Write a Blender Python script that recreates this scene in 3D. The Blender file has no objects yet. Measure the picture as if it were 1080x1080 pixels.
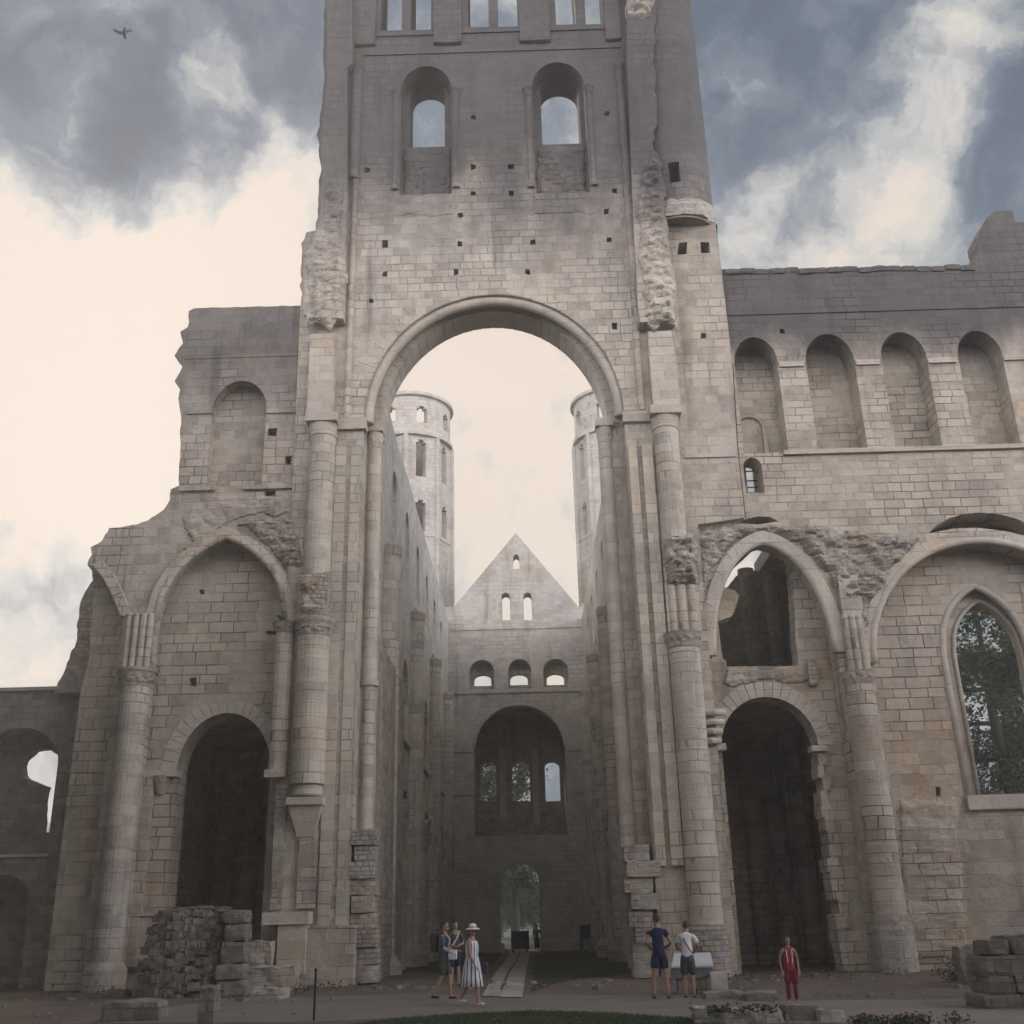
import bpy, bmesh, math, random
from mathutils import Vector, Matrix, noise
from mathutils.geometry import delaunay_2d_cdt
PI = math.pi
rnd = random.Random(7)
scene = bpy.context.scene
COL = scene.collection

# ------------------------------------------------------------------ camera
FPX, PITCH, YAW, ROLL, CAMH = 1120.0, math.radians(20.9), math.radians(0.54), math.radians(1.4), 1.8
_F0 = Vector((-math.sin(YAW), math.cos(YAW), 0))
CF = _F0 * math.cos(PITCH) + Vector((0, 0, math.sin(PITCH)))
_R0 = Vector((math.cos(YAW), math.sin(YAW), 0))
_U0 = _R0.cross(CF)
CR = _R0 * math.cos(ROLL) - _U0 * math.sin(ROLL)
CU = _R0 * math.sin(ROLL) + _U0 * math.cos(ROLL)
EYE = Vector((0, 0, CAMH))
def ray(x, y):
    return (CF * FPX + CR * (x - 540) - CU * (y - 540)).normalized()
def P(x, y, Y):
    d = ray(x, y); return EYE + d * (Y / d.y)
def X(x, y, Y): return P(x, y, Y).x
def Z(x, y, Y): return P(x, y, Y).z
def L(pts, Y):
    out = []
    for (x, y) in pts:
        p = P(x, y, Y); out.append((p.x, p.z))
    return out
def zg(x, y):                                   # height of the ground
    t = min(1, max(0, (y - 36) / 30.0)); t = t * t * (3 - 2 * t)
    return -0.36 * t + 0.02 * noise.noise(Vector((x * .25, y * .25, 3.1)))
def G(x, y):                                    # a ground point seen at a pixel
    d = ray(x, y); s = -EYE.z / d.z
    for _ in range(4):
        p = EYE + d * s; s = (zg(p.x, p.y) - EYE.z) / d.z
    return EYE + d * s
cd = bpy.data.cameras.new('camera'); cam = bpy.data.objects.new('camera', cd); COL.objects.link(cam)
cd.sensor_width = 36; cd.sensor_fit = 'HORIZONTAL'; cd.lens = 36 * FPX / 1080; cd.clip_start = .1; cd.clip_end = 5000
cam.matrix_world = Matrix.Translation(EYE) @ Matrix((CR, CU, -CF)).transposed().to_4x4()
scene.camera = cam

# ------------------------------------------------------------------ node helpers
class NT:
    def __init__(s, tree): s.t = tree; s.n = tree.nodes; s.l = tree.links
    def new(s, typ, **kw):
        nd = s.n.new(typ)
        for k, v in kw.items(): setattr(nd, k, v)
        return nd
    def put(s, sock, v):
        if hasattr(v, 'is_output'): s.l.new(v, sock)
        elif isinstance(v, (tuple, list)) and sock.type == 'RGBA' and len(v) == 3: sock.default_value = (*v, 1)
        else: sock.default_value = v
    def math(s, op, a, b=None, c=None, clamp=False):
        nd = s.new('ShaderNodeMath', operation=op, use_clamp=clamp)
        for i, v in enumerate((a, b, c)):
            if v is not None: s.put(nd.inputs[i], v)
        return nd.outputs[0]
    def vmath(s, op, a, b=None, sc=None):
        nd = s.new('ShaderNodeVectorMath', operation=op)
        s.put(nd.inputs[0], a)
        if b is not None: s.put(nd.inputs[1], b)
        if sc is not None: s.put(nd.inputs['Scale'], sc)
        return nd.outputs['Value'] if op in ('DOT_PRODUCT', 'LENGTH', 'DISTANCE') else nd.outputs[0]
    def mix(s, fac, a, b, mode='MIX'):
        nd = s.new('ShaderNodeMix', data_type='RGBA', blend_type=mode)
        s.put(nd.inputs[0], fac); s.put(nd.inputs[6], a); s.put(nd.inputs[7], b)
        return nd.outputs[2]
    def noise(s, vec, scale, detail=4, rough=.55, dist=0):
        nd = s.new('ShaderNodeTexNoise')
        s.put(nd.inputs['Vector'], vec); nd.inputs['Scale'].default_value = scale
        nd.inputs['Detail'].default_value = detail; nd.inputs['Roughness'].default_value = rough
        nd.inputs['Distortion'].default_value = dist
        return nd.outputs['Fac']
    def ramp(s, v, lo, hi, a=0., b=1.):
        nd = s.new('ShaderNodeMapRange', interpolation_type='SMOOTHSTEP')
        s.put(nd.inputs[0], v); nd.inputs[1].default_value = lo; nd.inputs[2].default_value = hi
        nd.inputs[3].default_value = a; nd.inputs[4].default_value = b
        return nd.outputs[0]
    def xyz(s, x, y, z):
        nd = s.new('ShaderNodeCombineXYZ')
        for i, v in enumerate((x, y, z)): s.put(nd.inputs[i], v)
        return nd.outputs[0]

def new_mat(name, rough=.9):
    m = bpy.data.materials.new(name); m.use_nodes = True
    k = NT(m.node_tree); bs = k.n['Principled BSDF']; bs.inputs['Roughness'].default_value = rough
    bs.inputs['Specular IOR Level'].default_value = .25
    return m, k, bs

def stone(name, light, dark, bw=.5, bh=.27, joints=.46, crust=None, stain=.5, warm=.35, bump=.75, seed=0., mortar=(.085, .074, .065)):
    """coursed limestone: irregular blocks, worn joints, streaks of lichen, ochre and grey patches"""
    m, k, bs = new_mat(name, .93)
    geo = k.new('ShaderNodeNewGeometry'); sp = k.new('ShaderNodeSeparateXYZ'); k.l.new(geo.outputs['Position'], sp.inputs[0])
    x, y, z = sp.outputs
    pos = k.vmath('ADD', geo.outputs['Position'], (seed, seed * 1.7, seed * .6))
    wob = k.noise(pos, .8, 2)
    u = k.math('ADD', k.math('ADD', x, y), k.math('MULTIPLY', wob, .22))
    # the height of the courses drifts up the wall
    v = k.math('ADD', z, k.math('MULTIPLY', k.noise(k.xyz(0, seed, z), 1.1, 2), .34))
    v = k.math('ADD', v, k.math('MULTIPLY', k.noise(pos, 1.3, 2), .05))
    uv = k.xyz(u, v, 0.)
    br = k.new('ShaderNodeTexBrick', offset=.5, squash=.72, squash_frequency=3)
    k.put(br.inputs['Vector'], uv)
    br.inputs['Color1'].default_value = (0, 0, 0, 1); br.inputs['Color2'].default_value = (1, 1, 1, 1); br.inputs['Mortar'].default_value = (.5, .5, .5, 1)
    br.inputs['Scale'].default_value = 1; br.inputs['Mortar Size'].default_value = .022; br.inputs['Mortar Smooth'].default_value = .5
    br.inputs['Bias'].default_value = 0; br.inputs['Brick Width'].default_value = bw; br.inputs['Row Height'].default_value = bh
    rndb = br.outputs['Color']; jf = br.outputs['Fac']
    big = k.noise(pos, .16, 5, .6); mid = k.noise(pos, .75, 5, .62); fine = k.noise(pos, 7., 6, .7); grit = k.noise(pos, 32., 3, .6)
    tone = k.math('ADD', k.math('MULTIPLY', rndb, .32), k.math('MULTIPLY', mid, 1.05))
    tone = k.math('ADD', tone, k.math('MULTIPLY', fine, .45))
    col = k.mix(k.ramp(tone, .45, 1.2), dark, light)
    # ochre / pinkish patches and cold grey patches
    col = k.mix(k.math('MULTIPLY', k.ramp(k.noise(pos, .33, 4, .65), .5, .72), warm), col, k.mix(1., col, (1.06, .84, .62), 'MULTIPLY'))
    col = k.mix(k.math('MULTIPLY', k.ramp(big, .52, .7), .45), col, k.mix(1., col, (.72, .76, .84), 'MULTIPLY'))
    # joints, open only where the pointing has gone
    jm = k.math('MULTIPLY', jf, k.ramp(k.noise(pos, .42, 4, .6), .40, .64, .08, 1.))
    col = k.mix(k.math('MULTIPLY', jm, joints), col, mortar)
    pit = k.math('MULTIPLY', k.ramp(k.noise(pos, 2.6, 6, .8), .57, .68), k.ramp(k.noise(pos, .3, 3), .38, .6))
    col = k.mix(k.math('MULTIPLY', pit, .55), col, k.mix(1., col, (.42, .40, .40), 'MULTIPLY'))
    # rain streaks and lichen
    st = k.noise(k.vmath('MULTIPLY', pos, (1.5, 1.5, .13)), 1., 5, .65)
    sm = k.math('MULTIPLY', k.ramp(st, .5, .72), k.ramp(k.noise(pos, .22, 3), .40, .62))
    col = k.mix(k.math('MULTIPLY', sm, stain), col, (.085, .08, .08))
    spk = k.ramp(k.noise(pos, 4.5, 5, .75), .60, .72)
    col = k.mix(k.math('MULTIPLY', spk, .5 * min(1, stain * 1.6)), col, (.07, .066, .062))
    wsp = k.ramp(k.noise(k.vmath('ADD', pos, (9., 4., 2.)), 5.5, 4, .7), .66, .76)
    col = k.mix(k.math('MULTIPLY', wsp, .30), col, (.55, .53, .5))
    if crust:
        zc = k.math('ADD', z, k.math('MULTIPLY', k.math('SUBTRACT', k.noise(k.vmath('MULTIPLY', pos, (1, 1, .45)), .45, 5, .65), .5), crust[2]))
        cm = k.math('MULTIPLY', k.ramp(zc, crust[0], crust[1]), crust[3])
        col = k.mix(cm, col, k.mix(.55, k.mix(1., col, (.30, .30, .33), 'MULTIPLY'), (.052, .052, .058)))
    k.put(bs.inputs['Base Color'], col)
    h = k.math('ADD', k.math('MULTIPLY', jm, -.55), k.math('MULTIPLY', rndb, .22))
    h = k.math('ADD', h, k.math('ADD', k.math('MULTIPLY', mid, .8), k.math('MULTIPLY', fine, .55)))
    h = k.math('ADD', h, k.math('MULTIPLY', grit, .18))
    bp = k.new('ShaderNodeBump'); bp.inputs['Strength'].default_value = bump; bp.inputs['Distance'].default_value = .09
    k.put(bp.inputs['Height'], h); k.l.new(bp.outputs[0], bs.inputs['Normal'])
    return m

def plain(name, col, col2=None, scale=6., rough=.85, bump=.2, dist=.02, metal=0.):
    m, k, bs = new_mat(name, rough); bs.inputs['Metallic'].default_value = metal
    tc = k.new('ShaderNodeTexCoord'); n1 = k.noise(tc.outputs['Object'], scale, 5, .65)
    k.put(bs.inputs['Base Color'], k.mix(k.ramp(n1, .3, .7), col, col2 or tuple(c * .7 for c in col)))
    bp = k.new('ShaderNodeBump'); bp.inputs['Strength'].default_value = bump; bp.inputs['Distance'].default_value = dist
    k.put(bp.inputs['Height'], k.noise(tc.outputs['Object'], scale * 4, 4, .6)); k.l.new(bp.outputs[0], bs.inputs['Normal'])
    return m

def groundmat(name, a, b, c, scale=1., bump=.5, rough=.95):
    m, k, bs = new_mat(name, rough)
    geo = k.new('ShaderNodeNewGeometry'); pos = geo.outputs['Position']
    n1 = k.noise(pos, .5 * scale, 6, .65); n2 = k.noise(pos, 6 * scale, 5, .7); n3 = k.noise(pos, 45 * scale, 3, .6)
    col = k.mix(k.ramp(n1, .35, .65), a, b); col = k.mix(k.math('MULTIPLY', k.ramp(n2, .5, .75), .7), col, c)
    col = k.mix(k.math('MULTIPLY', k.ramp(n3, .4, .7), .35), col, tuple(min(1, v * 1.8) for v in a))
    k.put(bs.inputs['Base Color'], col)
    bp = k.new('ShaderNodeBump'); bp.inputs['Strength'].default_value = bump; bp.inputs['Distance'].default_value = .05
    k.put(bp.inputs['Height'], k.math('ADD', n2, k.math('MULTIPLY', n3, .5))); k.l.new(bp.outputs[0], bs.inputs['Normal'])
    return m

def leafmat(name, a, b):
    m, k, bs = new_mat(name, .6)
    geo = k.new('ShaderNodeNewGeometry')
    n1 = k.noise(geo.outputs['Position'], .9, 3); 
    c = k.mix(geo.outputs['Random Per Island'], a, b); c = k.mix(k.math('MULTIPLY', k.ramp(n1, .4, .65), .5), c, tuple(v * .55 for v in a))
    k.put(bs.inputs['Base Color'], c)
    tr = k.new('ShaderNodeBsdfTranslucent'); k.put(tr.inputs[0], c)
    mx = k.new('ShaderNodeMixShader'); mx.inputs[0].default_value = .3
    k.l.new(bs.outputs[0], mx.inputs[1]); k.l.new(tr.outputs[0], mx.inputs[2]); k.l.new(mx.outputs[0], k.n['Material Output'].inputs[0])
    return m

M = {}
LT, DK = (0.484, 0.428, 0.354), (0.258, 0.225, 0.189)
M['wall'] = stone('limestone_wall', LT, DK, bw=.62, bh=.34, joints=.48, crust=(22.5, 31.5, 11., 1.), stain=.6, seed=1.3)
M['wall_left'] = stone('limestone_wall_grey', (0.443, 0.394, 0.336), (0.216, 0.192, 0.166), joints=0.85, crust=(17.5, 22.5, 7., .8), stain=.7, seed=5.1, bw=0.66, bh=0.33)
M['wall_right'] = stone('limestone_wall_warm', (0.484, 0.424, 0.340), (0.268, 0.231, 0.189), joints=0.8, crust=(20., 22.4, 3.5, .95), stain=.5, seed=9.7, bw=0.68, bh=0.31)
M['infill'] = stone('limestone_infill', (0.464, 0.404, 0.331), (0.247, 0.212, 0.175), bw=0.82, bh=0.36, joints=0.9, stain=.5, warm=.6, seed=3.3)
M['ashlar'] = stone('limestone_ashlar', (0.505, 0.448, 0.368), (0.319, 0.281, 0.235), bw=.9, bh=.36, joints=0.55, stain=.42, bump=0.5, seed=12.)
M['shaft'] = stone('limestone_shaft', (0.494, 0.438, 0.363), (0.278, 0.246, 0.207), bw=.8, bh=.36, joints=0.75, stain=.5, bump=0.6, seed=15.)
M['smooth'] = stone('limestone_smooth', (0.505, 0.448, 0.377), (0.340, 0.300, 0.253), bw=3.3, bh=.5, joints=0.3, stain=.4, bump=0.5, seed=18.)
M['carved'] = stone('limestone_carved', (0.412, 0.364, 0.304), (0.175, 0.153, 0.129), bw=3., bh=.8, joints=.0, stain=.8, bump=.8, seed=21.)
M['rubble'] = stone('limestone_rubble', (.42, .378, .322), (.19, .168, .145), bw=.28, bh=.15, joints=0.5, stain=0.5, bump=1., warm=.5, seed=24.)
M['nave'] = stone('limestone_nave', (.50, .455, .39), (.30, .27, .235), bw=.6, bh=.33, joints=0.6, stain=.45, seed=27.)
M['front'] = stone('limestone_front', (.48, .445, .395), (.31, .285, .25), bw=.6, bh=.33, joints=0.5, stain=.5, bump=0.6, seed=30.)
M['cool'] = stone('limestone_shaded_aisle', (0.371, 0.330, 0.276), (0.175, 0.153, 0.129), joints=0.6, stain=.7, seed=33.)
M['dark_wall'] = stone('limestone_dark', (.26, .235, .21), (.10, .09, .085), joints=.46, stain=.8, seed=36.)  # darker base tone than the other limestone walls
M['field_stone'] = stone('limestone_field_stone', (.25, .225, .20), (.11, .098, .088), bw=2., bh=1., joints=.0, stain=.8, bump=.9, seed=39.)
M['iron'] = plain('dark_iron', (.03, .03, .033), rough=.5, metal=.6)

# ------------------------------------------------------------------ mesh builder
BASE = {}
class MB:
    def __init__(s): s.v = []; s.f = []
    def add(s, vs, fs):
        o = len(s.v); s.v.extend([tuple(v) for v in vs]); s.f.extend([tuple(i + o for i in f) for f in fs]); return s
    def slab(s, outer, holes, a, t, axis='y'):
        """a wall: outline (u, z) and holes, front face at depth a, thickness t behind it"""
        loops = [list(outer)] + [list(h) for h in holes]
        flat = [p for lp in loops for p in lp]; n = len(flat); ed = []; o = 0
        for lp in loops:
            m_ = len(lp); ed += [(o + i, o + (i + 1) % m_) for i in range(m_)]; o += m_
        V2, _, T3, *_r = delaunay_2d_cdt([Vector(p) for p in flat], ed, [], 0, 1e-6)
        def inside(px, pz):
            c = False
            for (i, j) in ed:
                (xa, za), (xb, zb) = flat[i], flat[j]
                if (za > pz) != (zb > pz) and px < (xb - xa) * (pz - za) / (zb - za) + xa: c = not c
            return c
        tris = [t for t in T3 if len(t) == 3 and inside(sum(V2[i][0] for i in t) / 3, sum(V2[i][1] for i in t) / 3)]
        mk = (lambda p, d: (p[0], d, p[1])) if axis == 'y' else (lambda p, d: (d, p[0], p[1]))
        N2 = len(V2)
        s.add([mk(p, a) for p in V2] + [mk(p, a + t) for p in V2], [tuple(q) for q in tris] + [tuple(i + N2 for i in reversed(q)) for q in tris])
        return s.add([mk(p, a) for p in flat] + [mk(p, a + t) for p in flat], [(i, j, j + n, i + n) for (i, j) in ed])
    def box(s, x0, x1, y0, y1, z0, z1):
        vs = [(x, y, z) for x in (x0, x1) for y in (y0, y1) for z in (z0, z1)]
        return s.add(vs, [(0, 1, 3, 2), (4, 6, 7, 5), (0, 4, 5, 1), (2, 3, 7, 6), (0, 2, 6, 4), (1, 5, 7, 3)])
    def lathe(s, cx, cy, prof, n=24, mod=None, a0=0., a1=2 * PI):
        full = abs(a1 - a0 - 2 * PI) < 1e-6; m_ = n if full else n + 1
        vs = []
        for (z, r) in prof:
            for i in range(m_):
                a = a0 + (a1 - a0) * i / n; rr = r * (mod(a, z) if mod else 1)
                vs.append((cx + rr * math.cos(a), cy + rr * math.sin(a), z))
        fs = []
        for j in range(len(prof) - 1):
            for i in range(n if full else n):
                i2 = (i + 1) % m_
                fs.append((j * m_ + i, j * m_ + i2, (j + 1) * m_ + i2, (j + 1) * m_ + i))
        fs.append(tuple(range(m_))[::-1]); fs.append(tuple((len(prof) - 1) * m_ + i for i in range(m_)))
        return s.add(vs, fs)
    def tube(s, path, r, n=8, closed=False):
        vs = []; N = len(path); pts = [Vector(p) for p in path]
        for i, p in enumerate(pts):
            t = (pts[min(i + 1, N - 1)] - pts[max(i - 1, 0)]).normalized()
            a = t.cross(Vector((0, 1, 0)));
            if a.length < .1: a = t.cross(Vector((1, 0, 0)))
            a.normalize(); b = t.cross(a)
            rr = r[i] if isinstance(r, (list, tuple)) else r
            for q in range(n):
                th = 2 * PI * q / n; vs.append(p + (a * math.cos(th) + b * math.sin(th)) * rr)
        fs = [(i * n + q, i * n + (q + 1) % n, (i + 1) * n + (q + 1) % n, (i + 1) * n + q) for i in range(N - 1) for q in range(n)]
        fs.append(tuple(range(n))[::-1]); fs.append(tuple((N - 1) * n + q for q in range(n)))
        return s.add(vs, fs)
    def sweepband(s, inner, outer, y0, t, gap=.0, jit=.0, rd=None):
        """voussoirs: quads between matching points of two curves (x, z); each its own wedge"""
        rd = rd or rnd
        for i in range(len(inner) - 1):
            a, b, c, d = inner[i], inner[i + 1], outer[i + 1], outer[i]
            def lerp(p, q, k): return (p[0] + (q[0] - p[0]) * k, p[1] + (q[1] - p[1]) * k)
            ln = math.dist(a, b); g = min(.3, gap / max(ln, .01))
            a2, b2, d2, c2 = lerp(a, b, g), lerp(a, b, 1 - g), lerp(d, c, g), lerp(d, c, 1 - g)
            o = rd.uniform(-jit, jit)
            q = [a2, b2, c2, d2]
            vs = [(p[0], y0 + o, p[1]) for p in q] + [(p[0], y0 + t, p[1]) for p in q]
            s.add(vs, [(0, 1, 2, 3), (7, 6, 5, 4), (0, 4, 5, 1), (1, 5, 6, 2), (2, 6, 7, 3), (3, 7, 4, 0)])
        return s
    def block(s, c, d, rot=0., amp=.06, n=4, seed=0., rnd_=.12):
        """a weathered stone: a box cut into a grid, its corners worn and its faces uneven"""
        bm = bmesh.new(); bmesh.ops.create_cube(bm, size=2)
        bmesh.ops.subdivide_edges(bm, edges=bm.edges[:], cuts=n, use_grid_fill=True)
        R = Matrix.Rotation(rot, 3, 'Z'); vs = []
        for v in bm.verts:
            p = v.co.copy(); l = p.length; p = p.lerp(p.normalized() * 1.15, rnd_ * max(0, (l - 1) / .73))
            w = Vector((p.x * d[0] / 2, p.y * d[1] / 2, p.z * d[2] / 2))
            nn = noise.noise_vector(w * 2.3 + Vector((seed, seed * 3, 7))) + .5 * noise.noise_vector(w * 6 + Vector((seed, 2, seed)))
            vs.append(R @ (w + nn * amp) + Vector(c))
        fs = [tuple(v.index for v in f.verts) for f in bm.faces]; bm.free()
        return s.add(vs, fs)
    def rubble(s, poly, y, amp, cell=.12, seed=0., skirt=.30, step=True, stone_=.36):
        cell = min(cell, .075)
        """torn masonry: a rough skin of stones over a patch of wall, poly in (x, z), growing towards -y"""
        xs = [p[0] for p in poly]; zs = [p[1] for p in poly]
        nx = int((max(xs) - min(xs)) / cell) + 2; nz = int((max(zs) - min(zs)) / cell) + 2
        x0, z0 = min(xs), min(zs); N = len(poly); idx = {}; vs = []
        def inside(px, pz):
            c = False
            for i in range(N):
                (xa, za), (xb, zb) = poly[i], poly[i - 1]
                if (za > pz) != (zb > pz) and px < (xb - xa) * (pz - za) / (zb - za) + xa: c = not c
            return c
        def edge(px, pz):
            d = 9
            for i in range(N):
                (xa, za), (xb, zb) = poly[i], poly[i - 1]; L2 = (xb - xa) ** 2 + (zb - za) ** 2 or 1e-9
                t = max(0, min(1, ((px - xa) * (xb - xa) + (pz - za) * (zb - za)) / L2))
                d = min(d, math.hypot(px - xa - t * (xb - xa), pz - za - t * (zb - za)))
            return d
        def vert(i, j):
            if (i, j) in idx: return idx[i, j]
            jx = noise.noise(Vector((i * 1.7, j * 2.3, seed))) * cell * .35; jz = noise.noise(Vector((i * 2.1, j * 1.3, seed + 5))) * cell * .35
            px, pz = x0 + i * cell + jx, z0 + j * cell + jz
            ins = inside(px, pz); e = min(1, max(0, edge(px, pz) + .14 * noise.noise(Vector((px * 2.1, seed, pz * 2.1))) - .02) / skirt) if ins else -.4
            q = Vector((px * 1.0 + seed, seed, pz * 1.7))
            h = .38 + .42 * noise.noise(q * .55) + .30 * noise.noise(q * 1.4)
            sx, sz = stone_, stone_ * .62; best = 9; bh = 0; wx = px + .05 * noise.noise(q * 3); r0 = math.floor(pz / sz)
            for rr in (r0 - 1, r0, r0 + 1):
                ox = .5 * (rr % 2); c0 = math.floor(wx / sx - ox)
                for cc in (c0 - 1, c0, c0 + 1):
                    k1 = noise.cell(Vector((cc + .5, rr + .5, seed + .5))); k2 = noise.cell(Vector((cc + .5, rr + .5, seed + 9.5))); k3 = noise.cell(Vector((cc + .5, rr + .5, seed + 19.5)))
                    d2 = ((wx / sx - (cc + ox + .5 + .5 * k1 - .25)) ** 2) * 1.2 + (pz / sz - (rr + .5 + .5 * k2 - .25)) ** 2
                    if d2 < best: best, bh = d2, k3
            h += (.25 + .55 * abs(bh)) * (1 - min(1., best * 1.9) ** 1.5) * .62 - .1 + .10 * noise.noise(q * 9)
            if step: h += .22 * ((pz / .7 + .3 * noise.noise(Vector((px * .6, 0, seed)))) % 1.0 - .5)
            vs.append((px, y + .04 - amp * h * max(0, e) - (.08 if e > .3 else 0) + (.12 if not ins else 0), pz)); idx[i, j] = len(vs) - 1
            return idx[i, j]
        fs = []
        for i in range(nx):
            for j in range(nz):
                if inside(x0 + (i + .5) * cell, z0 + (j + .5) * cell):
                    fs.append((vert(i, j), vert(i + 1, j), vert(i + 1, j + 1), vert(i, j + 1)))
        return s.add(vs, fs)
    def build(s, name, mat, parent=None, smooth=False, normals=True):
        me = bpy.data.meshes.new(name)
        off = BASE.get(parent.name, Vector((0, 0, 0))) if parent else Vector((0, 0, 0))
        me.from_pydata([tuple(Vector(v) - off) for v in s.v], [], s.f); me.validate()
        if normals:
            bm = bmesh.new(); bm.from_mesh(me); bmesh.ops.remove_doubles(bm, verts=bm.verts[:], dist=2e-5); bmesh.ops.recalc_face_normals(bm, faces=bm.faces[:]); bm.to_mesh(me); bm.free()
        if smooth:
            for p in me.polygons: p.use_smooth = len(p.vertices) <= 4
        me.materials.append(M[mat] if isinstance(mat, str) else mat)
        o = bpy.data.objects.new(name, me); COL.objects.link(o)
        if parent: o.parent = parent; BASE[o.name] = off
        return o

def tag(o, label=None, cat=None, group=None, kind=None):
    if label: o['label'] = label
    if cat: o['category'] = cat
    if group: o['group'] = group
    if kind: o['kind'] = kind
    return o
def thing(name, label, cat, loc, group=None):
    o = bpy.data.objects.new(name, None); COL.objects.link(o); o.location = loc; o.empty_display_size = .3
    BASE[o.name] = Vector(loc); return tag(o, label, cat, group)
def jag(pts, amp, step, seed=1, closed=False):
    """roughen a pixel outline into broken masonry"""
    rd = random.Random(seed); out = []
    n = len(pts)
    for i in range(n - 1):
        (xa, ya), (xb, yb) = pts[i], pts[i + 1]; d = math.hypot(xb - xa, yb - ya); m_ = max(1, int(d / step))
        out.append((xa, ya))
        for q in range(1, m_):
            t = q / m_; out.append((xa + (xb - xa) * t + rd.uniform(-amp, amp), ya + (yb - ya) * t + rd.uniform(-amp, amp) * .6))
    out.append(pts[-1]); return out
def arch(xl, xr, zs, zt, zb, kind='round', n=20):
    """closed opening outline (x, z): jambs from zb to zs, head rising to zt"""
    pts = [(xl, zb)]
    pts += archhead(xl, xr, zs, zt, kind, n)
    pts.append((xr, zb)); return pts
def archhead(xl, xr, zs, zt, kind='round', n=20):
    c = (xl + xr) / 2; w = (xr - xl) / 2; h = zt - zs; pts = []
    if kind == 'round':
        for i in range(n + 1):
            a = PI - PI * i / n; pts.append((c + w * math.cos(a), zs + h * math.sin(a)))
    else:
        for i in range(n + 1):
            t = i / n; q = abs(2 * t - 1)                # pointed: two arcs
            xx = c + (2 * t - 1) * w
            e = 1.55; R_ = e * w; off = R_ - w           # arcs of radius R_ centred beyond the middle
            hh = math.sqrt(max(0, R_ * R_ - (abs(xx - c) + off) ** 2)); h0 = math.sqrt(R_ * R_ - off * off)
            pts.append((xx, zs + h * hh / h0))
        # denser towards the springing
    return pts
def apx(Y, l, r, top, bot, kind='round', n=20):
    """opening from pixels on plane Y: l and r springing points, top point, y of the bottom"""
    pl, pr = P(*l, Y), P(*r, Y); zt = Z((l[0] + r[0]) / 2 if top[0] is None else top[0], top[1], Y)
    zs = (pl.z + pr.z) / 2; zb = bot if bot < 0 else Z((l[0] + r[0]) / 2, bot, Y)
    return arch(pl.x, pr.x, zs, zt, zb, kind, n)
def boxpx(mb, x0, x1, y0, y1, Y, proj, depth=.3):
    """a moulding on plane Y: pixel box, standing proj in front of it"""
    a, b = P(x0, (y0 + y1) / 2, Y - proj), P(x1, (y0 + y1) / 2, Y - proj)
    z1, z0 = Z((x0 + x1) / 2, y0, Y - proj), Z((x0 + x1) / 2, y1, Y - proj)
    if z1 - z0 > 1.3 and proj < .35:                    # a long strip is built up of courses, no two quite flush
        n_ = int((z1 - z0) / .37); rd = random.Random(int(x0 * 13 + y0))
        for i in range(n_):
            w = rd.uniform(-.018, .012); mb.box(a.x - w, b.x + w, Y - proj + rd.uniform(-.015, .012), Y + depth, z0 + (z1 - z0) * i / n_ + .004, z0 + (z1 - z0) * (i + 1) / n_ - .004)
        return mb
    return mb.box(a.x, b.x, Y - proj, Y + depth, z0, z1)
def col(mb, xa, xb, ytop, ybot, Y, n=20, seed=0.):
    """round shaft seen between pixel columns xa..xb, axis on plane Y"""
    ym = (ytop + ybot) / 2 if ybot > 0 else ytop
    a, b = P(xa, ym, Y), P(xb, ym, Y); r = (b.x - a.x) / 2; cx = (a.x + b.x) / 2
    z1 = Z((xa + xb) / 2, ytop, Y - r); z0 = ybot if ybot < 0 else Z((xa + xb) / 2, ybot, Y - r)
    m_ = max(2, int((z1 - z0) / .36)); prof = []
    rd = random.Random(int(xa * 7 + ytop)); 
    for i in range(m_):
        za, zb_ = z0 + (z1 - z0) * i / m_, z0 + (z1 - z0) * (i + 1) / m_; rr = r * (1 + rd.uniform(-.018, .018))
        prof += [(za + .012, rr), (zb_ - .012, rr)]
    mb.lathe(cx, Y, prof, n); return cx, r, z0, z1
def capital(mb, cx, Y, r, z0, z1, seed=0., flare=1.35, leaves=8):
    h = z1 - z0; prof = []
    for i in range(13):
        t = i / 12; prof.append((z0 + h * t, r * (1.0 + (flare - 1) * t ** 1.7)))
    def mod(a, z):
        t = (z - z0) / h; b = math.sin(PI * min(1, t * 1.15))
        return 1 + .10 * b * abs(math.sin(leaves * a / 2 + math.floor(t * 2.2) * 1.2)) + .09 * b * noise.noise(Vector((math.cos(a) * 5, math.sin(a) * 5, z * 9 + seed)))
    mb.lathe(cx, Y, prof, 56, mod)
def abacus(mb, cx, Y, w, z0, z1):
    mb.box(cx - w, cx + w, Y - w, Y + w, z0, z1)
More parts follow.
